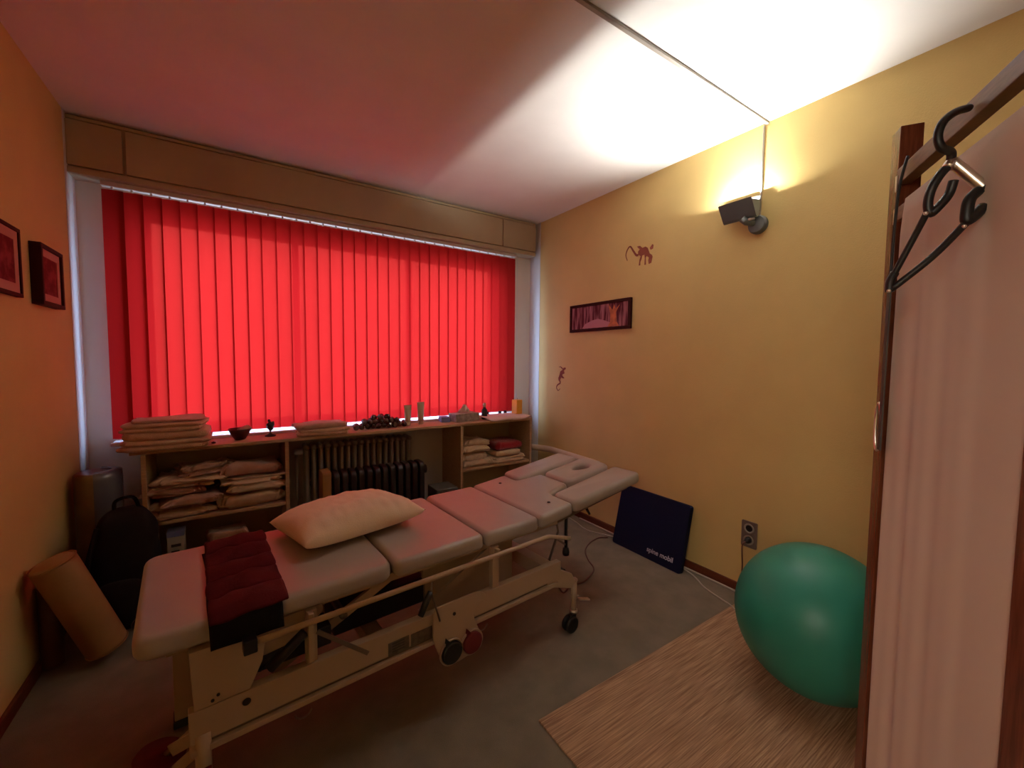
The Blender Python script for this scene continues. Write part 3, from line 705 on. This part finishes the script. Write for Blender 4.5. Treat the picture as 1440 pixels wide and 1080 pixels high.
# ------------------------------------------------------------------ massage table
TA = R(5.4)
T = thing('massage_table', 'height-adjustable massage table with grey vinyl cushions and cream frame', 'massage table', (.475, -1.915, 0), TA)
def tp(poly, r=.035): return rounded(poly, r)
CZ = .545
def cushion(name, polys, thick=.056, z=CZ, tilt=0, pivot=0, lab=None, bev=.02):
    bm = pad(polys, thick, bev, z)
    for v in bm.verts:           # gentle crown
        if v.co.z > z+thick*.7: v.co.z += .003
    if tilt:
        bmesh.ops.transform(bm, matrix=Matrix.Translation((pivot, 0, z)) @ Matrix.Rotation(-tilt, 4, 'Y') @ Matrix.Translation((-pivot, 0, -z)), verts=bm.verts)
    return obj(name, bm, 'vinyl', T, smooth=True)
def ss(o, ang=50):
    for p in o.data.polygons: p.use_smooth = True
    try: o.data.set_sharp_from_angle(angle=R(ang))
    except Exception: pass
cushion('leg_cushion', [tp([(.0, .0), (.638, .0), (.65, .55), (.0, .55)], .05)])
cushion('seat_cushion', [tp([(.645, .0), (1.003, .0), (1.018, .55), (.657, .55)], .03)])
cushion('lumbar_cushion', [tp([(1.010, .0), (1.288, .0), (1.303, .55), (1.025, .55)], .03)])
t4 = R(5.5)
c4 = cushion('chest_cushion', [tp([(1.295, .0), (1.50, .0), (1.512, .162), (1.665, .190), (1.675, .405), (1.52, .43), (1.53, .55), (1.31, .55)], .022)], tilt=t4, pivot=1.295)
def ell(cx, cy, a, b, n=32, rot=0, egg=0): return [(cx+a*math.cos(2*PI*k/n), cy+b*math.sin(2*PI*k/n)*(1+egg*math.cos(2*PI*k/n))) for k in range(n)]
t5 = R(6.0)
zh = CZ+.021
cushion('arm_cushion', [tp([(1.512, .0), (2.03, .0), (2.03, .178), (1.512, .152)], .035)], tilt=t5, pivot=1.51, z=zh)
cushion('arm_cushion', [tp([(1.535, .440), (2.02, .435), (2.02, .61), (1.545, .59)], .035)], tilt=t5, pivot=1.51, z=zh)
cushion('face_cushion', [tp([(1.682, .196), (2.03, .205), (2.05, .30), (2.04, .425), (1.69, .408)], .045), ell(1.895, .312, .058, .036, 32, 0, .35)[::-1]], tilt=t5, pivot=1.51, z=zh)
for y in (.085, .455):      # small breathing studs
    o = obj('vent_stud', lathe(nb(), [(0, 0), (.008, 0), (.007, .003), (0, .004)], 14, Matrix.Translation((1.42, y, CZ+.0723))), 'black', T, smooth=True)
# near side frame
def tb(name, m, *a, par=T, bev=.003): return obj(name, box(*a), m, par, bevel=bev)
bm = prism(nb(), [(.10, .295), (1.42, .295), (1.42, .372), (.10, .382)], 'y', 0, .03)
beam = obj('base_beam', bm, 'frame', T, bevel=.003)
obj('beam_flange', box(.10, 1.40, -.006, .03, .268, .284), 'frame', beam, bevel=.002)
obj('beam_web', box(.12, 1.38, .008, .028, .285, .294), 'steel', beam)
obj('rating_label', box(.615, .688, -.0012, -.0002, .297, .340), 'stickergrey', beam)
bm = nb()
for k in range(4): bx(bm, .628, .672, -.0018, -.0013, .304+k*.009, .3085+k*.009)
obj('label_print', bm, 'labeldark', beam)
obj('warning_label', box(.695, .775, -.0012, -.0002, .297, .338), 'stickergrey', beam)
bm = prism(nb(), [(.10, .295), (1.42, .295), (1.42, .372), (.10, .382)], 'y', .505, .535)
obj('base_beam', bm, 'frame', T, bevel=.003)
tb('cross_member', 'frame', .12, .18, .031, .504, .30, .36)
tb('cross_member', 'frame', 1.34, 1.40, .031, .504, .30, .36)
# left end plate over the beam
bm = prism(nb(), [(.112, .383), (.105, .538), (.276, .538), (.262, .45), (.232, .384)], 'y', -.001, .028)
pl = obj('end_plate', bm, 'frame', T, bevel=.002)
obj('control_box', box(.238, .45, .035, .12, .395, .455), 'black', T, bevel=.004)
for u_, z_ in ((.150, .395), (.162, .405)): obj('screw', tube(nb(), [(u_, -.0035, z_), (u_, -.001, z_)], .004, 10), 'black', pl)
obj('beam_hole', tube(nb(), [(.223, -.0012, .352), (.223, -.0002, .352)], .010, 16), 'black', beam)
# side lever plate (slanting) and handle rail
obj('rocker_plate', prism(nb(), rounded([(.262, .44), (.285, .53), (.42, .535), (.43, .515), (.35, .45)], .012), 'y', .03, .04), 'frame', T, bevel=.002)
rail = obj('hand_rail', tube(nb(), [(.244, -.032, .5265), (1.30, -.032, .5265), (1.315, -.032, .524), (1.44, -.032, .483)], .0085, 12), 'frame', T, smooth=True)
obj('rail_cap', box(.215, .246, -.050, -.014, .508, .545), 'black', rail, bevel=.003)
tb('rail_bracket', 'frame', .372, .388, -.024, -.003, .40, .545)
tb('upright', 'frame', .372, .402, .002, .027, .384, .54)
tb('upright', 'frame', 1.040, 1.072, .002, .027, .375, .54)
tb('rail_bracket', 'frame', 1.045, 1.060, -.024, -.0, .515, .538)
for V in (.055, .475): tb('cushion_rail', 'frame', .06, 1.45, V, V+.03, .515, .543)
for V in (.06, .48): obj('head_rail', flatbar(nb(), (1.452, V+.01, .53), (1.98, V+.01, .592), .02, .025), 'steel', T)
for U in (.12, .62, .98, 1.27): tb('cushion_bearer', 'steel', U, U+.03, .086, .474, .52, .543)
obj('gas_spring', tube(nb(), [(.255, .045, .40), (.31, .045, .445)], .012, 12), 'black', T, smooth=True)
obj('gas_spring', tube(nb(), [(.275, -.012, .425), (.365, -.012, .492)], .014, 12), 'black', T, smooth=True)
obj('foot_lever', flatbar(nb(), (.392, -.04, .497), (.535, -.04, .368), .012, .004), 'steel', T)
# lever with black grip
lev = obj('lever_rod', tube(nb(), [(.757, -.036, .515), (.758, -.03, .47), (.790, -.03, .362)], .0035, 8), 'steel', T, smooth=True)
obj('lever_grip', tube(nb(), [(.753, -.032, .482), (.735, -.035, .455), (.712, -.038, .415)], [.009, .012, .010], 12), 'black', lev, smooth=True)
# bracket plate with the two round pegs
br_poly = [(.774, .403), (.968, .403), (1.005, .372), (.948, .345), (.938, .318), (.946, .300), (.975, .227), (.982, .195), (.969, .176), (.872, .166), (.842, .168), (.807, .200), (.788, .242), (.771, .290)]
bk = obj('bracket_plate', prism(nb(), rounded(br_poly, .02, 4), 'y', -.016, -.008), 'white', T, bevel=.003)
bk.data.materials[0] = M['frame']
for (u_, z_, m_, lb) in ((.842, .222, 'blackrub', 'black knob'), (.929, .222, 'redrub', 'dark red knob')):
    k_ = obj('cable_knob', lathe(nb(), [(0, 0), (.037, 0), (.040, .003), (.040, .014), (.036, .018), (0, .018)], 32, Matrix.Translation((u_, -.0162, z_)) @ Matrix.Rotation(R(90), 4, 'X')), m_, bk, smooth=False, bevel=.001)
    k_['label'] = lb
    obj('pointer', prism(nb(), [(u_-.026, z_+.035), (u_-.008, z_+.042), (u_-.022, z_+.058)], 'y', -.030, -.0165), m_, k_)
    obj('knob_rim', lathe(nb(), [(.0425, 0), (.0475, 0), (.0475, .008), (.0425, .008), (.0425, 0)], 32, Matrix.Translation((u_, -.0162, z_)) @ Matrix.Rotation(R(90), 4, 'X')), 'frame', bk, smooth=True)
obj('plate_bolt', tube(nb(), [(.855, -.0195, .357), (.855, -.0162, .357)], .006, 10), 'black', bk)
# under-frame hooks
for u_ in (.36, .99):
    pts = [(u_+.022*math.cos(a), .0, .262+.022*math.sin(a)*.9-.012) for a in [PI+PI*k/10 for k in range(11)]]
    obj('cable_hook', tube(nb(), pts, .003, 8), 'steel', T, smooth=True)
# lifting mechanism
tb('lift_motor', 'black', .50, .86, .20, .32, .30, .40, bev=.01)
tb('lift_plate', 'frame', .84, 1.30, .20, .215, .22, .47)
tb('motor_cover', 'frame', .45, .80, .34, .46, .22, .47, bev=.01)
obj('lift_arm', flatbar(nb(), (.30, .10, .34), (.72, .10, .535), .03, .012), 'frame', T)
obj('lift_arm', flatbar(nb(), (.30, .42, .34), (.72, .42, .535), .03, .012), 'frame', T)
obj('lift_arm', flatbar(nb(), (.78, .10, .33), (1.20, .10, .535), .03, .012), 'frame', T)
obj('lift_arm', flatbar(nb(), (.78, .42, .33), (1.20, .42, .535), .03, .012), 'frame', T)
obj('lift_tube', tube(nb(), [(.50, .08, .44), (.50, .44, .44)], .012, 12), 'steel', T, smooth=True)
tb('floor_cross', 'frame', .60, .66, .12, .44, .24, .29)
# right foot outrigger, caster
def caster(u, v, lab=None, brake=True):
    c = obj('caster_post', tube(nb(), [(u, v, .10), (u, v, .238)], .0135, 14), 'frame', T, smooth=True)
    obj('post_cap', lathe(nb(), [(0, 0), (.017, 0), (.017, .006), (.010, .012), (0, .012)], 16, Matrix.Translation((u, v, .239))), 'frame', c, smooth=True)
    obj('post_foot', lathe(nb(), [(0, 0), (.019, 0), (.019, .012), (0, .014)], 16, Matrix.Translation((u, v, .086))), 'chrome', c, smooth=True)
    for s in (-1, 1):
        obj('wheel', lathe(nb(), [(0, 0), (.028, 0), (.037, .003), (.037, .014), (.028, .017), (0, .017)], 24, Matrix.Translation((u-.022, v+s*.013-.0085, .0375)) @ Matrix.Rotation(R(-90), 4, 'X')), 'blackrub', c, smooth=True)
    obj('wheel_fork', box(u-.03, u+.014, v-.008, v+.008, .045, .085), 'black', c, bevel=.004)
    if brake: obj('brake_pedal', flatbar(nb(), (u+.01, v-.02, .155), (u+.075, v-.028, .135), .006, .02), 'chrome', c)
    return c
bm = prism(nb(), [(1.34, .372), (1.50, .285), (1.525, .240), (1.50, .215), (1.34, .275)], 'y', .004, .030)
obj('outrigger', bm, 'frame', T, bevel=.004)
bm = prism(nb(), [(1.34, .372), (1.50, .285), (1.525, .240), (1.50, .215), (1.34, .275)], 'y', .505, .531)
obj('outrigger', bm, 'frame', T, bevel=.004)
caster(1.528, .018); caster(1.528, .518, brake=False); caster(.128, .006, brake=False)
obj('leg_sleeve', tube(nb(), [(.128, .006, .19), (.128, .006, .315)], .0175, 16), 'frame', T, smooth=True)
bm = nb(); bx(bm, .113, .143, -.0135, -.0120, .20, .235)
obj('leg_sticker', bm, 'redrub', T)
# left foot: pedal arms and red pedal
obj('pedal_arm', flatbar(nb(), (.128, .03, .298), (.062, .10, .235), .030, .006), 'frame', T)
obj('pedal_arm', flatbar(nb(), (.125, .03, .262), (.070, .09, .185), .026, .006), 'frame', T)
obj('foot_pedal', lathe(nb(), [(0, 0), (.055, 0), (.06, .006), (.055, .014), (0, .017)], 28, Matrix.Translation((.035, .185, .165)) @ Matrix.Rotation(R(12), 4, 'Y')), 'redrub', T, smooth=True)
obj('pedal_shaft', tube(nb(), [(.040, .185, .160), (.118, .09, .28)], .008, 10), 'frame', T, smooth=True)
fl = tb('far_leg', 'frame', .062, .122, .495, .555, .028, .54)
obj('leg_foot', box(.058, .126, .491, .559, .001, .0275), 'blackrub', fl, bevel=.004)
# handles under the left end
pts = [(.005, .26, .545), (-.012, .27, .520), (.0, .28, .505), (.04, .29, .510), (.06, .30, .543)]
obj('end_handle', tube(nb(), smooth_path(pts, 5), .006, 8), 'black', T, smooth=True)
# arm supports at the head end
obj('arm_strut', tube(nb(), [(1.65, .09, .585), (1.72, .095, .49)], [.010, .006], 10), 'black', T, smooth=True)
st = obj('head_strut', tube(nb(), [(1.575, .12, .575), (1.577, .12, .33)], .008, 10), 'black', T, smooth=True)
obj('strut_knob', lathe(nb(), [(0, 0), (.016, .0), (.018, .015), (.014, .035), (0, .04)], 16, Matrix.Translation((1.577, .12, .31))), 'black', st, smooth=True)
obj('prop_rod', tube(nb(), [(1.47, .09, .535), (1.49, .09, .46), (1.405, .09, .275)], .006, 8), 'steel', T, smooth=True)
obj('prop_link', flatbar(nb(), (1.475, .09, .43), (1.577, .12, .36), .008, .004), 'steel', T)
obj('power_unit', box(1.46, 1.56, .10, .16, .22, .25), 'black', T, bevel=.006)
# cable from the table
def TL(u, v, z): return (.475+u*math.cos(TA)-v*math.sin(TA), -1.915+u*math.sin(TA)+v*math.cos(TA), z)
Ti = (Matrix.Translation((.475, -1.915, 0)) @ Matrix.Rotation(TA, 4, 'Z')).inverted()
lead = [Ti @ Vector(p) for p in smooth_path([TL(1.50, .13, .235)[:2]+(.235,), (2.10, -1.55, .05), (2.235, -1.47, .006), (2.32, -1.478, .006), (2.42, -1.44, .006), (2.485, -1.394, .006), (2.53, -1.30, .006), (2.60, -1.20, .006), (2.70, -1.13, .006), (2.82, -1.10, .006), (2.885, -1.13, .006)], 7)]
o = obj('power_lead', tube(nb(), lead, .0045, 8), 'browncable', T, smooth=True); o['label'] = 'reddish brown power lead curving on the floor'

# things lying on the table (table local -> world through matrix)
TM = Matrix.Translation((.475, -1.915, 0)) @ Matrix.Rotation(TA, 4, 'Z')
ztop = CZ+.056+.003
# black strip hanging over the edge
def strip(u, v):
    x = .150+.165*u+.004*math.sin(6*v); s = v
    L = .515*s     # length along cloth from far side to hanging end
    y = .44-L
    if y > .012: zz = ztop+.004; yy = y
    else:
        k = .012-y
        a = min(k/.02, PI/2)
        yy = .012-.02*math.sin(a)-.004; zz = ztop+.004-.02*(1-math.cos(a))-max(0, k-.0314)
    return tuple(TM @ Vector((x, yy, zz+.001*math.sin(9*u+7*v))))
tag(obj('black_cloth', sheet_bm(strip, 12, 60, .0035), 'blackcloth', smooth=True), 'black cloth under the maroon pack, hanging over the near table edge', 'cloth')
def maroon(u, v):
    skew = .012*(1-v)
    x = .150+.175*u-.012*v*0+skew; y = .530-.545*v+.010*(u-.5)
    seam = abs(math.sin(PI*v*5))**.5
    edge = (min(u, 1-u)*2)**.35 if 0 < u < 1 else 0
    zz = ztop+.0065+.017*seam*edge+.006*noise.noise(Vector((u*3, v*6, 1)))*edge+.003*math.sin(13*u+20*v)*edge
    if y < .02: zz -= (.02-y)*.25
    return tuple(TM @ Vector((x+.006*noise.noise(Vector((0, v*5, 3))), y+.006*noise.noise(Vector((u*5, 0, 9))), zz)))
tag(obj('heat_pack', sheet_bm(maroon, 36, 120, .005), 'maroon', smooth=True), 'maroon quilted grain pack laid across the left end of the table', 'heat pack')
# pillow
def pillow_bm(w, d, h, seed=3):
    bm = nb(); N, Mn = 48, 36; top = []; bot = []
    def prof(u, v): return max(0, (1-abs(u)**2.6))**.55*max(0, (1-abs(v)**2.6))**.55
    for i in range(N+1):
        tr, brw = [], []
        for j in range(Mn+1):
            u = 2*i/N-1; v = 2*j/Mn-1
            pin = 1-.055*(1-abs(v)**2)*abs(u)**3; pin2 = 1-.06*(1-abs(u)**2)*abs(v)**3
            x = u*w/2*pin; y = v*d/2*pin2; p = prof(u, v)
            wr = .006*noise.noise(Vector((u*3.5, v*3.5, seed)))+.004*noise.noise(Vector((u*9, v*4, seed+4)))
            cr = .006*math.sin(9*math.atan2(v, u))*(abs(u*v)**1.0)
            zt = h*.62*p+(wr+cr)*min(1, p*2.5); zb = -h*.38*p**.6
            if i in (0, N) or j in (0, Mn): vv = bm.verts.new((x, y, 0)); tr.append(vv); brw.append(vv)
            else: tr.append(bm.verts.new((x, y, zt))); brw.append(bm.verts.new((x, y, zb)))
        top.append(tr); bot.append(brw)
    for i in range(N):
        for j in range(Mn):
            bm.faces.new((top[i][j], top[i+1][j], top[i+1][j+1], top[i][j+1]))
            f = (bot[i][j], bot[i][j+1], bot[i+1][j+1], bot[i+1][j])
            if len(set(f)) == 4 and set(f) != set((top[i][j], top[i+1][j], top[i+1][j+1], top[i][j+1])):
                try: bm.faces.new(f)
                except ValueError: pass
    return bm
pc = TM @ Vector((.615, .375, ztop+.050))
o = obj('pillow', pillow_bm(.47, .36, .125), 'pillow', smooth=True, loc=pc, rot=(R(-3), 0, TA+R(8)))
tag(o, 'plump pale peach pillow lying on the massage table', 'pillow')

# ------------------------------------------------------------------ left corner: bolsters, roll, bag
def capsule(bm, p0, p1, r, rnd=.03, seg=40):
    p0, p1 = Vector(p0), Vector(p1); L = (p1-p0).length; d = (p1-p0).normalized()
    prof = [(0, 0)]+[(r-rnd+rnd*math.sin(a), rnd-rnd*math.cos(a)) for a in [PI/2*k/5 for k in range(6)]]
    prof += [(r*1.0, L*.5)]
    prof += [(r-rnd+rnd*math.cos(a), L-rnd+rnd*math.sin(a)) for a in [PI/2*k/5 for k in range(6)]]+[(0, L)]
    q_ = Vector((0, 0, 1)).rotation_difference(d)
    return lathe(bm, prof, seg, Matrix.Translation(p0) @ q_.to_matrix().to_4x4())
t = thing('bolster', 'tan cylindrical bolster leaning against the left wall', 'bolster', (.20, -.80, 0))
off = (.20, -.80, 0)
p0 = Vector((.215, -.835, .055)); p1 = Vector((.079, -.880, .475))
obj('bolster_cover', loc_bm(capsule(nb(), p0, p1, .068, .02), off), 'tan', t, smooth=True)
d = (p1-p0).normalized(); uu, vv = frame_axes(d)
for c in (p1-d*.006, p0+d*.006):
    pts = [tuple(c+(uu*math.cos(a)+vv*math.sin(a))*.0675) for a in [2*PI*k/40 for k in range(41)]]
    obj('piping', loc_bm(tube(nb(), pts, .003, 6, cap=False), off), 'tan', t, smooth=True)
tag(obj('dark_bolster', capsule(nb(), (.040, -.775, .002), (.038, -.775, .36), .035, .012), 'brownwrap', smooth=True), 'narrow dark brown bolster standing upright against the wall left of the tan one', 'bolster')
t = thing('mat_roll', 'tall brown rolled mat standing in the left corner by the window', 'mat roll', (.105, -.33, 0))
obj('roll', capsule(nb(), (0, 0, 0), (0, 0, .70), .088, .014), 'brownwrap', t, smooth=True)
bm = nb(); bm = lathe(bm, [(.0895, .40), (.0905, .45), (.0905, .66), (.089, .70), (.070, .7065), (.05, .704)], 40)
for f in [f for f in bm.faces if f.calc_center_median().x < .0]: bm.faces.remove(f)
obj('film_wrap', bm, 'plasticfilm', t, smooth=True)
t = thing('backpack', 'black backpack in shadow between the bolster and the shelf unit', 'bag', (.240, -.57, 0))
t.scale = (1, 1, .92)
bm = nb(); bmesh.ops.create_icosphere(bm, subdivisions=5, radius=1)
for v in bm.verts:
    c = v.co.copy(); e = .55
    v.co = Vector((math.copysign(abs(c.x)**e, c.x)*.125, math.copysign(abs(c.y)**e, c.y)*.145, math.copysign(abs(c.z)**e, c.z)*.30))
    v.co.x *= 1-.22*max(0, v.co.z/.3); v.co.y *= 1-.25*max(0, v.co.z/.3)
    v.co += c.normalized()*.014*noise.noise(v.co*9); v.co.z += .305
    v.co.z = max(v.co.z, .003)
obj('bag_body', bm, 'blackcloth', t, smooth=True)
bm = nb(); bmesh.ops.create_icosphere(bm, subdivisions=4, radius=1)
for v in bm.verts:
    c = v.co.copy(); e = .6
    v.co = Vector((math.copysign(abs(c.x)**e, c.x)*.09, math.copysign(abs(c.y)**e, c.y)*.05-.15, math.copysign(abs(c.z)**e, c.z)*.11+.19))
obj('front_pocket', bm, 'blackcloth', t, smooth=True)
obj('strap', tube(nb(), smooth_path([(-.04, .02, .585), (-.03, .0, .65), (.03, .0, .66), (.05, .02, .585)], 6), .008, 8), 'blackcloth', t, smooth=True)
obj('strap', tube(nb(), smooth_path([(-.08, -.08, .55), (-.10, -.155, .40), (-.11, -.19, .2), (-.09, -.155, .06)], 6), .010, 8), 'blackcloth', t, smooth=True)
# dark crate under/behind the bag
t = thing('black_case', 'low black case on the floor right of the backpack', 'case', (.52, -.50, 0))
obj('case_body', box(-.11, .14, -.11, .11, .001, .17), 'blackcloth', t, bevel=.015, seg=3)
obj('case_lid', box(-.112, .142, -.112, .112, .1705, .235), 'blackcloth', t, bevel=.015, seg=3)
obj('case_handle', tube(nb(), smooth_path([(-.05, -.11, .13), (-.04, -.132, .13), (.06, -.132, .13), (.07, -.11, .13)], 5), .006, 8), 'black', t, smooth=True)

# ------------------------------------------------------------------ folding screen in the right foreground
# plane from P1 (far post) to P2 (near post); local x from far to near post
P1 = Vector((2.018, -2.828, 0)); P2 = Vector((1.6225, -3.078, 0))
dd = P2-P1; SA = math.atan2(dd.y, dd.x); SL = dd.length
S = thing('folding_screen', 'dark wooden folding screen with pleated pinkish fabric in the right foreground', 'screen', P1, SA)
# local y axis = left of direction; camera side?
side = 1 if (Vector((.699, -3.162, 0))-P1).dot(Vector((-math.sin(SA), math.cos(SA), 0))) > 0 else -1
pw = .042
ph = 1.82
obj('post', box(-.020, .028, min(side*.012, -side*.030), max(side*.012, -side*.030), .0085, ph), 'darkwood', S, bevel=.002)
obj('post', box(SL+.046, SL+.090, min(side*.022, -side*.02), max(side*.022, -side*.02), .0085, 1.60), 'darkwood', S, bevel=.002)
def srail(z0, z1, th, ext=.0, m='railwood', name='rail'): return obj(name, box(.0225, SL+ext, -th/2, th/2, z0, z1), m, S, bevel=.002)
srail(1.686, 1.722, .026, .5)
srail(1.602, 1.634, .022, .5)
srail(.10, .14, .022, .02)
for z in (1.69, 1.615):
    obj('rail_fitting', box(.0225, .030, side*.0125, side*.0150, z-.018, z+.018), 'chrome', S, bevel=.0008)
obj('hinge', box(-.0212, -.0204, -.006, .006, 1.30, 1.36), 'steel', S)
def pleat(u, v):
    x = .086+(SL+.044-.086)*u; zz = 1.636-(1.636-.14)*v
    amp = .0035+.0035*v
    y = side*(.0185+amp*(math.sin(u*22+.5*math.sin(v*3))*(.15+.85*(1-u)**2)+.3*math.sin(u*47+1.3)*(1-u)))
    if v < .03: y = side*(.0150+.0035*v/.03)
    return (x, y, zz)
obj('fabric_panel', sheet_bm(pleat, 110, 40, .001), 'curtain', S, smooth=True)

# clothes hanger over the top rail
def cam_pt(px, py, d):
    """world point at depth d along the ray of picture point (1440x1080 frame)"""
    Rm = ((.83359263, .55184366, .02432904), (-.55230094, .83192125, .05357896), (.00932736, -.05809998, .9982672))
    v = Vector(((px-720)/581.57, 1, -(py-540)/581.57)) * (d*.95)
    return Vector((.6987+Rm[0][0]*v.x+Rm[0][1]*v.y+Rm[0][2]*v.z, -3.1625+Rm[1][0]*v.x+Rm[1][1]*v.y+Rm[1][2]*v.z, 1.2722+Rm[2][0]*v.x+Rm[2][1]*v.y+Rm[2][2]*v.z))
hg = thing('clothes_hanger', 'black and chrome trouser hanger hooked over the top rail of the screen', 'hanger', cam_pt(1338, 225, .715))
ho = tuple(hg.location)
def hp(l): return [cam_pt(*q_) for q_ in l]
def hobj(name, pts, r, m, sm=6, seg=10, par=None):
    return obj(name, loc_bm(tube(nb(), smooth_path(pts, sm), r, seg), ho), m, par or hg, smooth=True)
hobj('hook', hp([(1362, 152, .735), (1343, 158, .71), (1326, 172, .70), (1319, 192, .70), (1324, 208, .70), (1337, 214, .705), (1337, 226, .71)]), .0062, 'black')
hobj('cross_bar', hp([(1333, 236, .71), (1339, 228, .71), (1350, 236, .705), (1386, 266, .69)]), .0082, 'chrome')
hobj('bar_end', hp([(1381, 262, .691), (1392, 268, .688)]), .010, 'black')
hobj('clip', hp([(1335, 232, .712), (1322, 246, .715), (1310, 266, .72), (1305, 286, .725), (1308, 300, .725), (1318, 293, .72), (1334, 274, .715), (1341, 254, .71)]), .0066, 'black')
hobj('clip', hp([(1376, 268, .69), (1364, 280, .69), (1360, 296, .69), (1360, 310, .69), (1370, 304, .688), (1384, 290, .685)]), .0078, 'black')
hobj('lower_arm', hp([(1303, 300, .725), (1284, 336, .75), (1256, 388, .78)]), .0050, 'black')
hobj('lower_arm', hp([(1358, 314, .69), (1310, 362, .735), (1252, 408, .78)]), .0056, 'black')
hobj('end_joint', hp([(1258, 384, .78), (1252, 396, .781), (1251, 410, .78)]), .007, 'black')
for p in ((1302, 300, .722), (1361, 308, .688), (1356, 318, .69), (1250, 409, .777)):
    bm = nb(); bmesh.ops.create_icosphere(bm, subdivisions=2, radius=.0034, matrix=Matrix.Translation(cam_pt(*p))); obj('rivet', loc_bm(bm, ho), 'chrome', hg, smooth=True)
# strap with chrome ring hanging on the post
sp = thing('hanging_strap', 'dark grey strap with a chrome ring hanging down the screen post', 'strap', (2.0, -2.84, 1.64))
so_ = (2.0, -2.84, 1.64)
loc = lambda x, y, z: (Matrix.Translation(P1) @ Matrix.Rotation(SA, 4, 'Z') @ Vector((x, y, z)))
bm = nb(); flatbar(bm, loc(.100, side*.038, 1.46), loc(.096, side*.038, 1.075), .015, .003, up=tuple(Matrix.Rotation(SA, 3, 'Z') @ Vector((1, 0, 0))))
obj('strap_band', loc_bm(bm, so_), 'strapgrey', sp)
pts = [loc(.070+.015*math.cos(a), side*.030+side*.004, 1.125+.055*math.sin(a)) for a in [2*PI*k/28 for k in range(29)]]
obj('ring', loc_bm(tube(nb(), pts, .0035, 8, cap=False), so_), 'chrome', sp, smooth=True)
obj('strap_loop', loc_bm(tube(nb(), smooth_path([loc(.100, side*.038, 1.455), loc(.098, side*.036, 1.55), loc(.094, side*.030, 1.66), loc(.090, side*.0175, 1.7255)], 5), .003, 8), so_), 'black', sp, smooth=True)

# ------------------------------------------------------------------ light
wd = bpy.data.worlds.new('sky'); bpy.context.scene.world = wd; wd.use_nodes = True
bg = wd.node_tree.nodes['Background']; bg.inputs['Strength'].default_value = 26
wt = wd.node_tree; tcw = wt.nodes.new('ShaderNodeTexCoord'); sx_ = wt.nodes.new('ShaderNodeSeparateXYZ'); rw = wt.nodes.new('ShaderNodeValToRGB'); mr_ = wt.nodes.new('ShaderNodeMapRange')
mr_.inputs['From Min'].default_value = -.45; mr_.inputs['From Max'].default_value = .25
rw.color_ramp.elements[0].color = (.13, .15, .17, 1); rw.color_ramp.elements[1].color = (.42, .61, 1., 1)
wt.links.new(tcw.outputs['Generated'], sx_.inputs[0]); wt.links.new(sx_.outputs['Z'], mr_.inputs['Value']); wt.links.new(mr_.outputs['Result'], rw.inputs['Fac']); wt.links.new(rw.outputs['Color'], bg.inputs['Color'])
HL = bpy.data.lights.new('added_fill_light', 'AREA'); HL.shape = 'RECTANGLE'; HL.size = 1.1; HL.size_y = .9; HL.energy = 27; HL.color = (1., .90, .76)  # added lamp out of view, fill for the right wall, floor and screen
ho_ = bpy.data.objects.new('added_fill_light', HL); C.objects.link(ho_); ho_.location = (-1.25, -3.75, 2.15); ho_.rotation_euler = (Vector((2.7, -2.2, .5))-Vector(ho_.location)).to_track_quat('-Z', 'Y').to_euler()
L = bpy.data.lights.new('window_portal', 'AREA'); L.shape = 'RECTANGLE'; L.size = XO1-XO0-.12; L.size_y = 1.1
L.cycles.is_portal = True
o = bpy.data.objects.new('window_portal', L); C.objects.link(o); o.location = ((XO0+XO1)/2, .14, (.865+ZO1-.06)/2); o.rotation_euler = (R(-90), 0, 0)

# ------------------------------------------------------------------ camera
cam = bpy.data.cameras.new('camera'); cam.sensor_width = 36; cam.lens = 581.5721/1440*36; cam.clip_start = .02
co = bpy.data.objects.new('camera', cam); C.objects.link(co)
mw = Matrix(((.83359263, .02432904, -.55184366, .6987), (-.55230094, .05357896, -.83192125, -3.1625), (.00932736, .9982672, .05809998, 1.2722), (0, 0, 0, 1)))
co.matrix_world = mw
sc = bpy.context.scene; sc.camera = co
sc.view_settings.view_transform = 'Standard'; sc.view_settings.look = 'None'; sc.view_settings.gamma = 1; sc.view_settings.use_curve_mapping = False
sc.view_settings.exposure = .22
cy = sc.cycles
cy.use_denoising = True; cy.max_bounces = 10; cy.diffuse_bounces = 6; cy.glossy_bounces = 4; cy.transmission_bounces = 6; cy.transparent_max_bounces = 8
cy.sample_clamp_indirect = 8; cy.caustics_reflective = False; cy.caustics_refractive = False
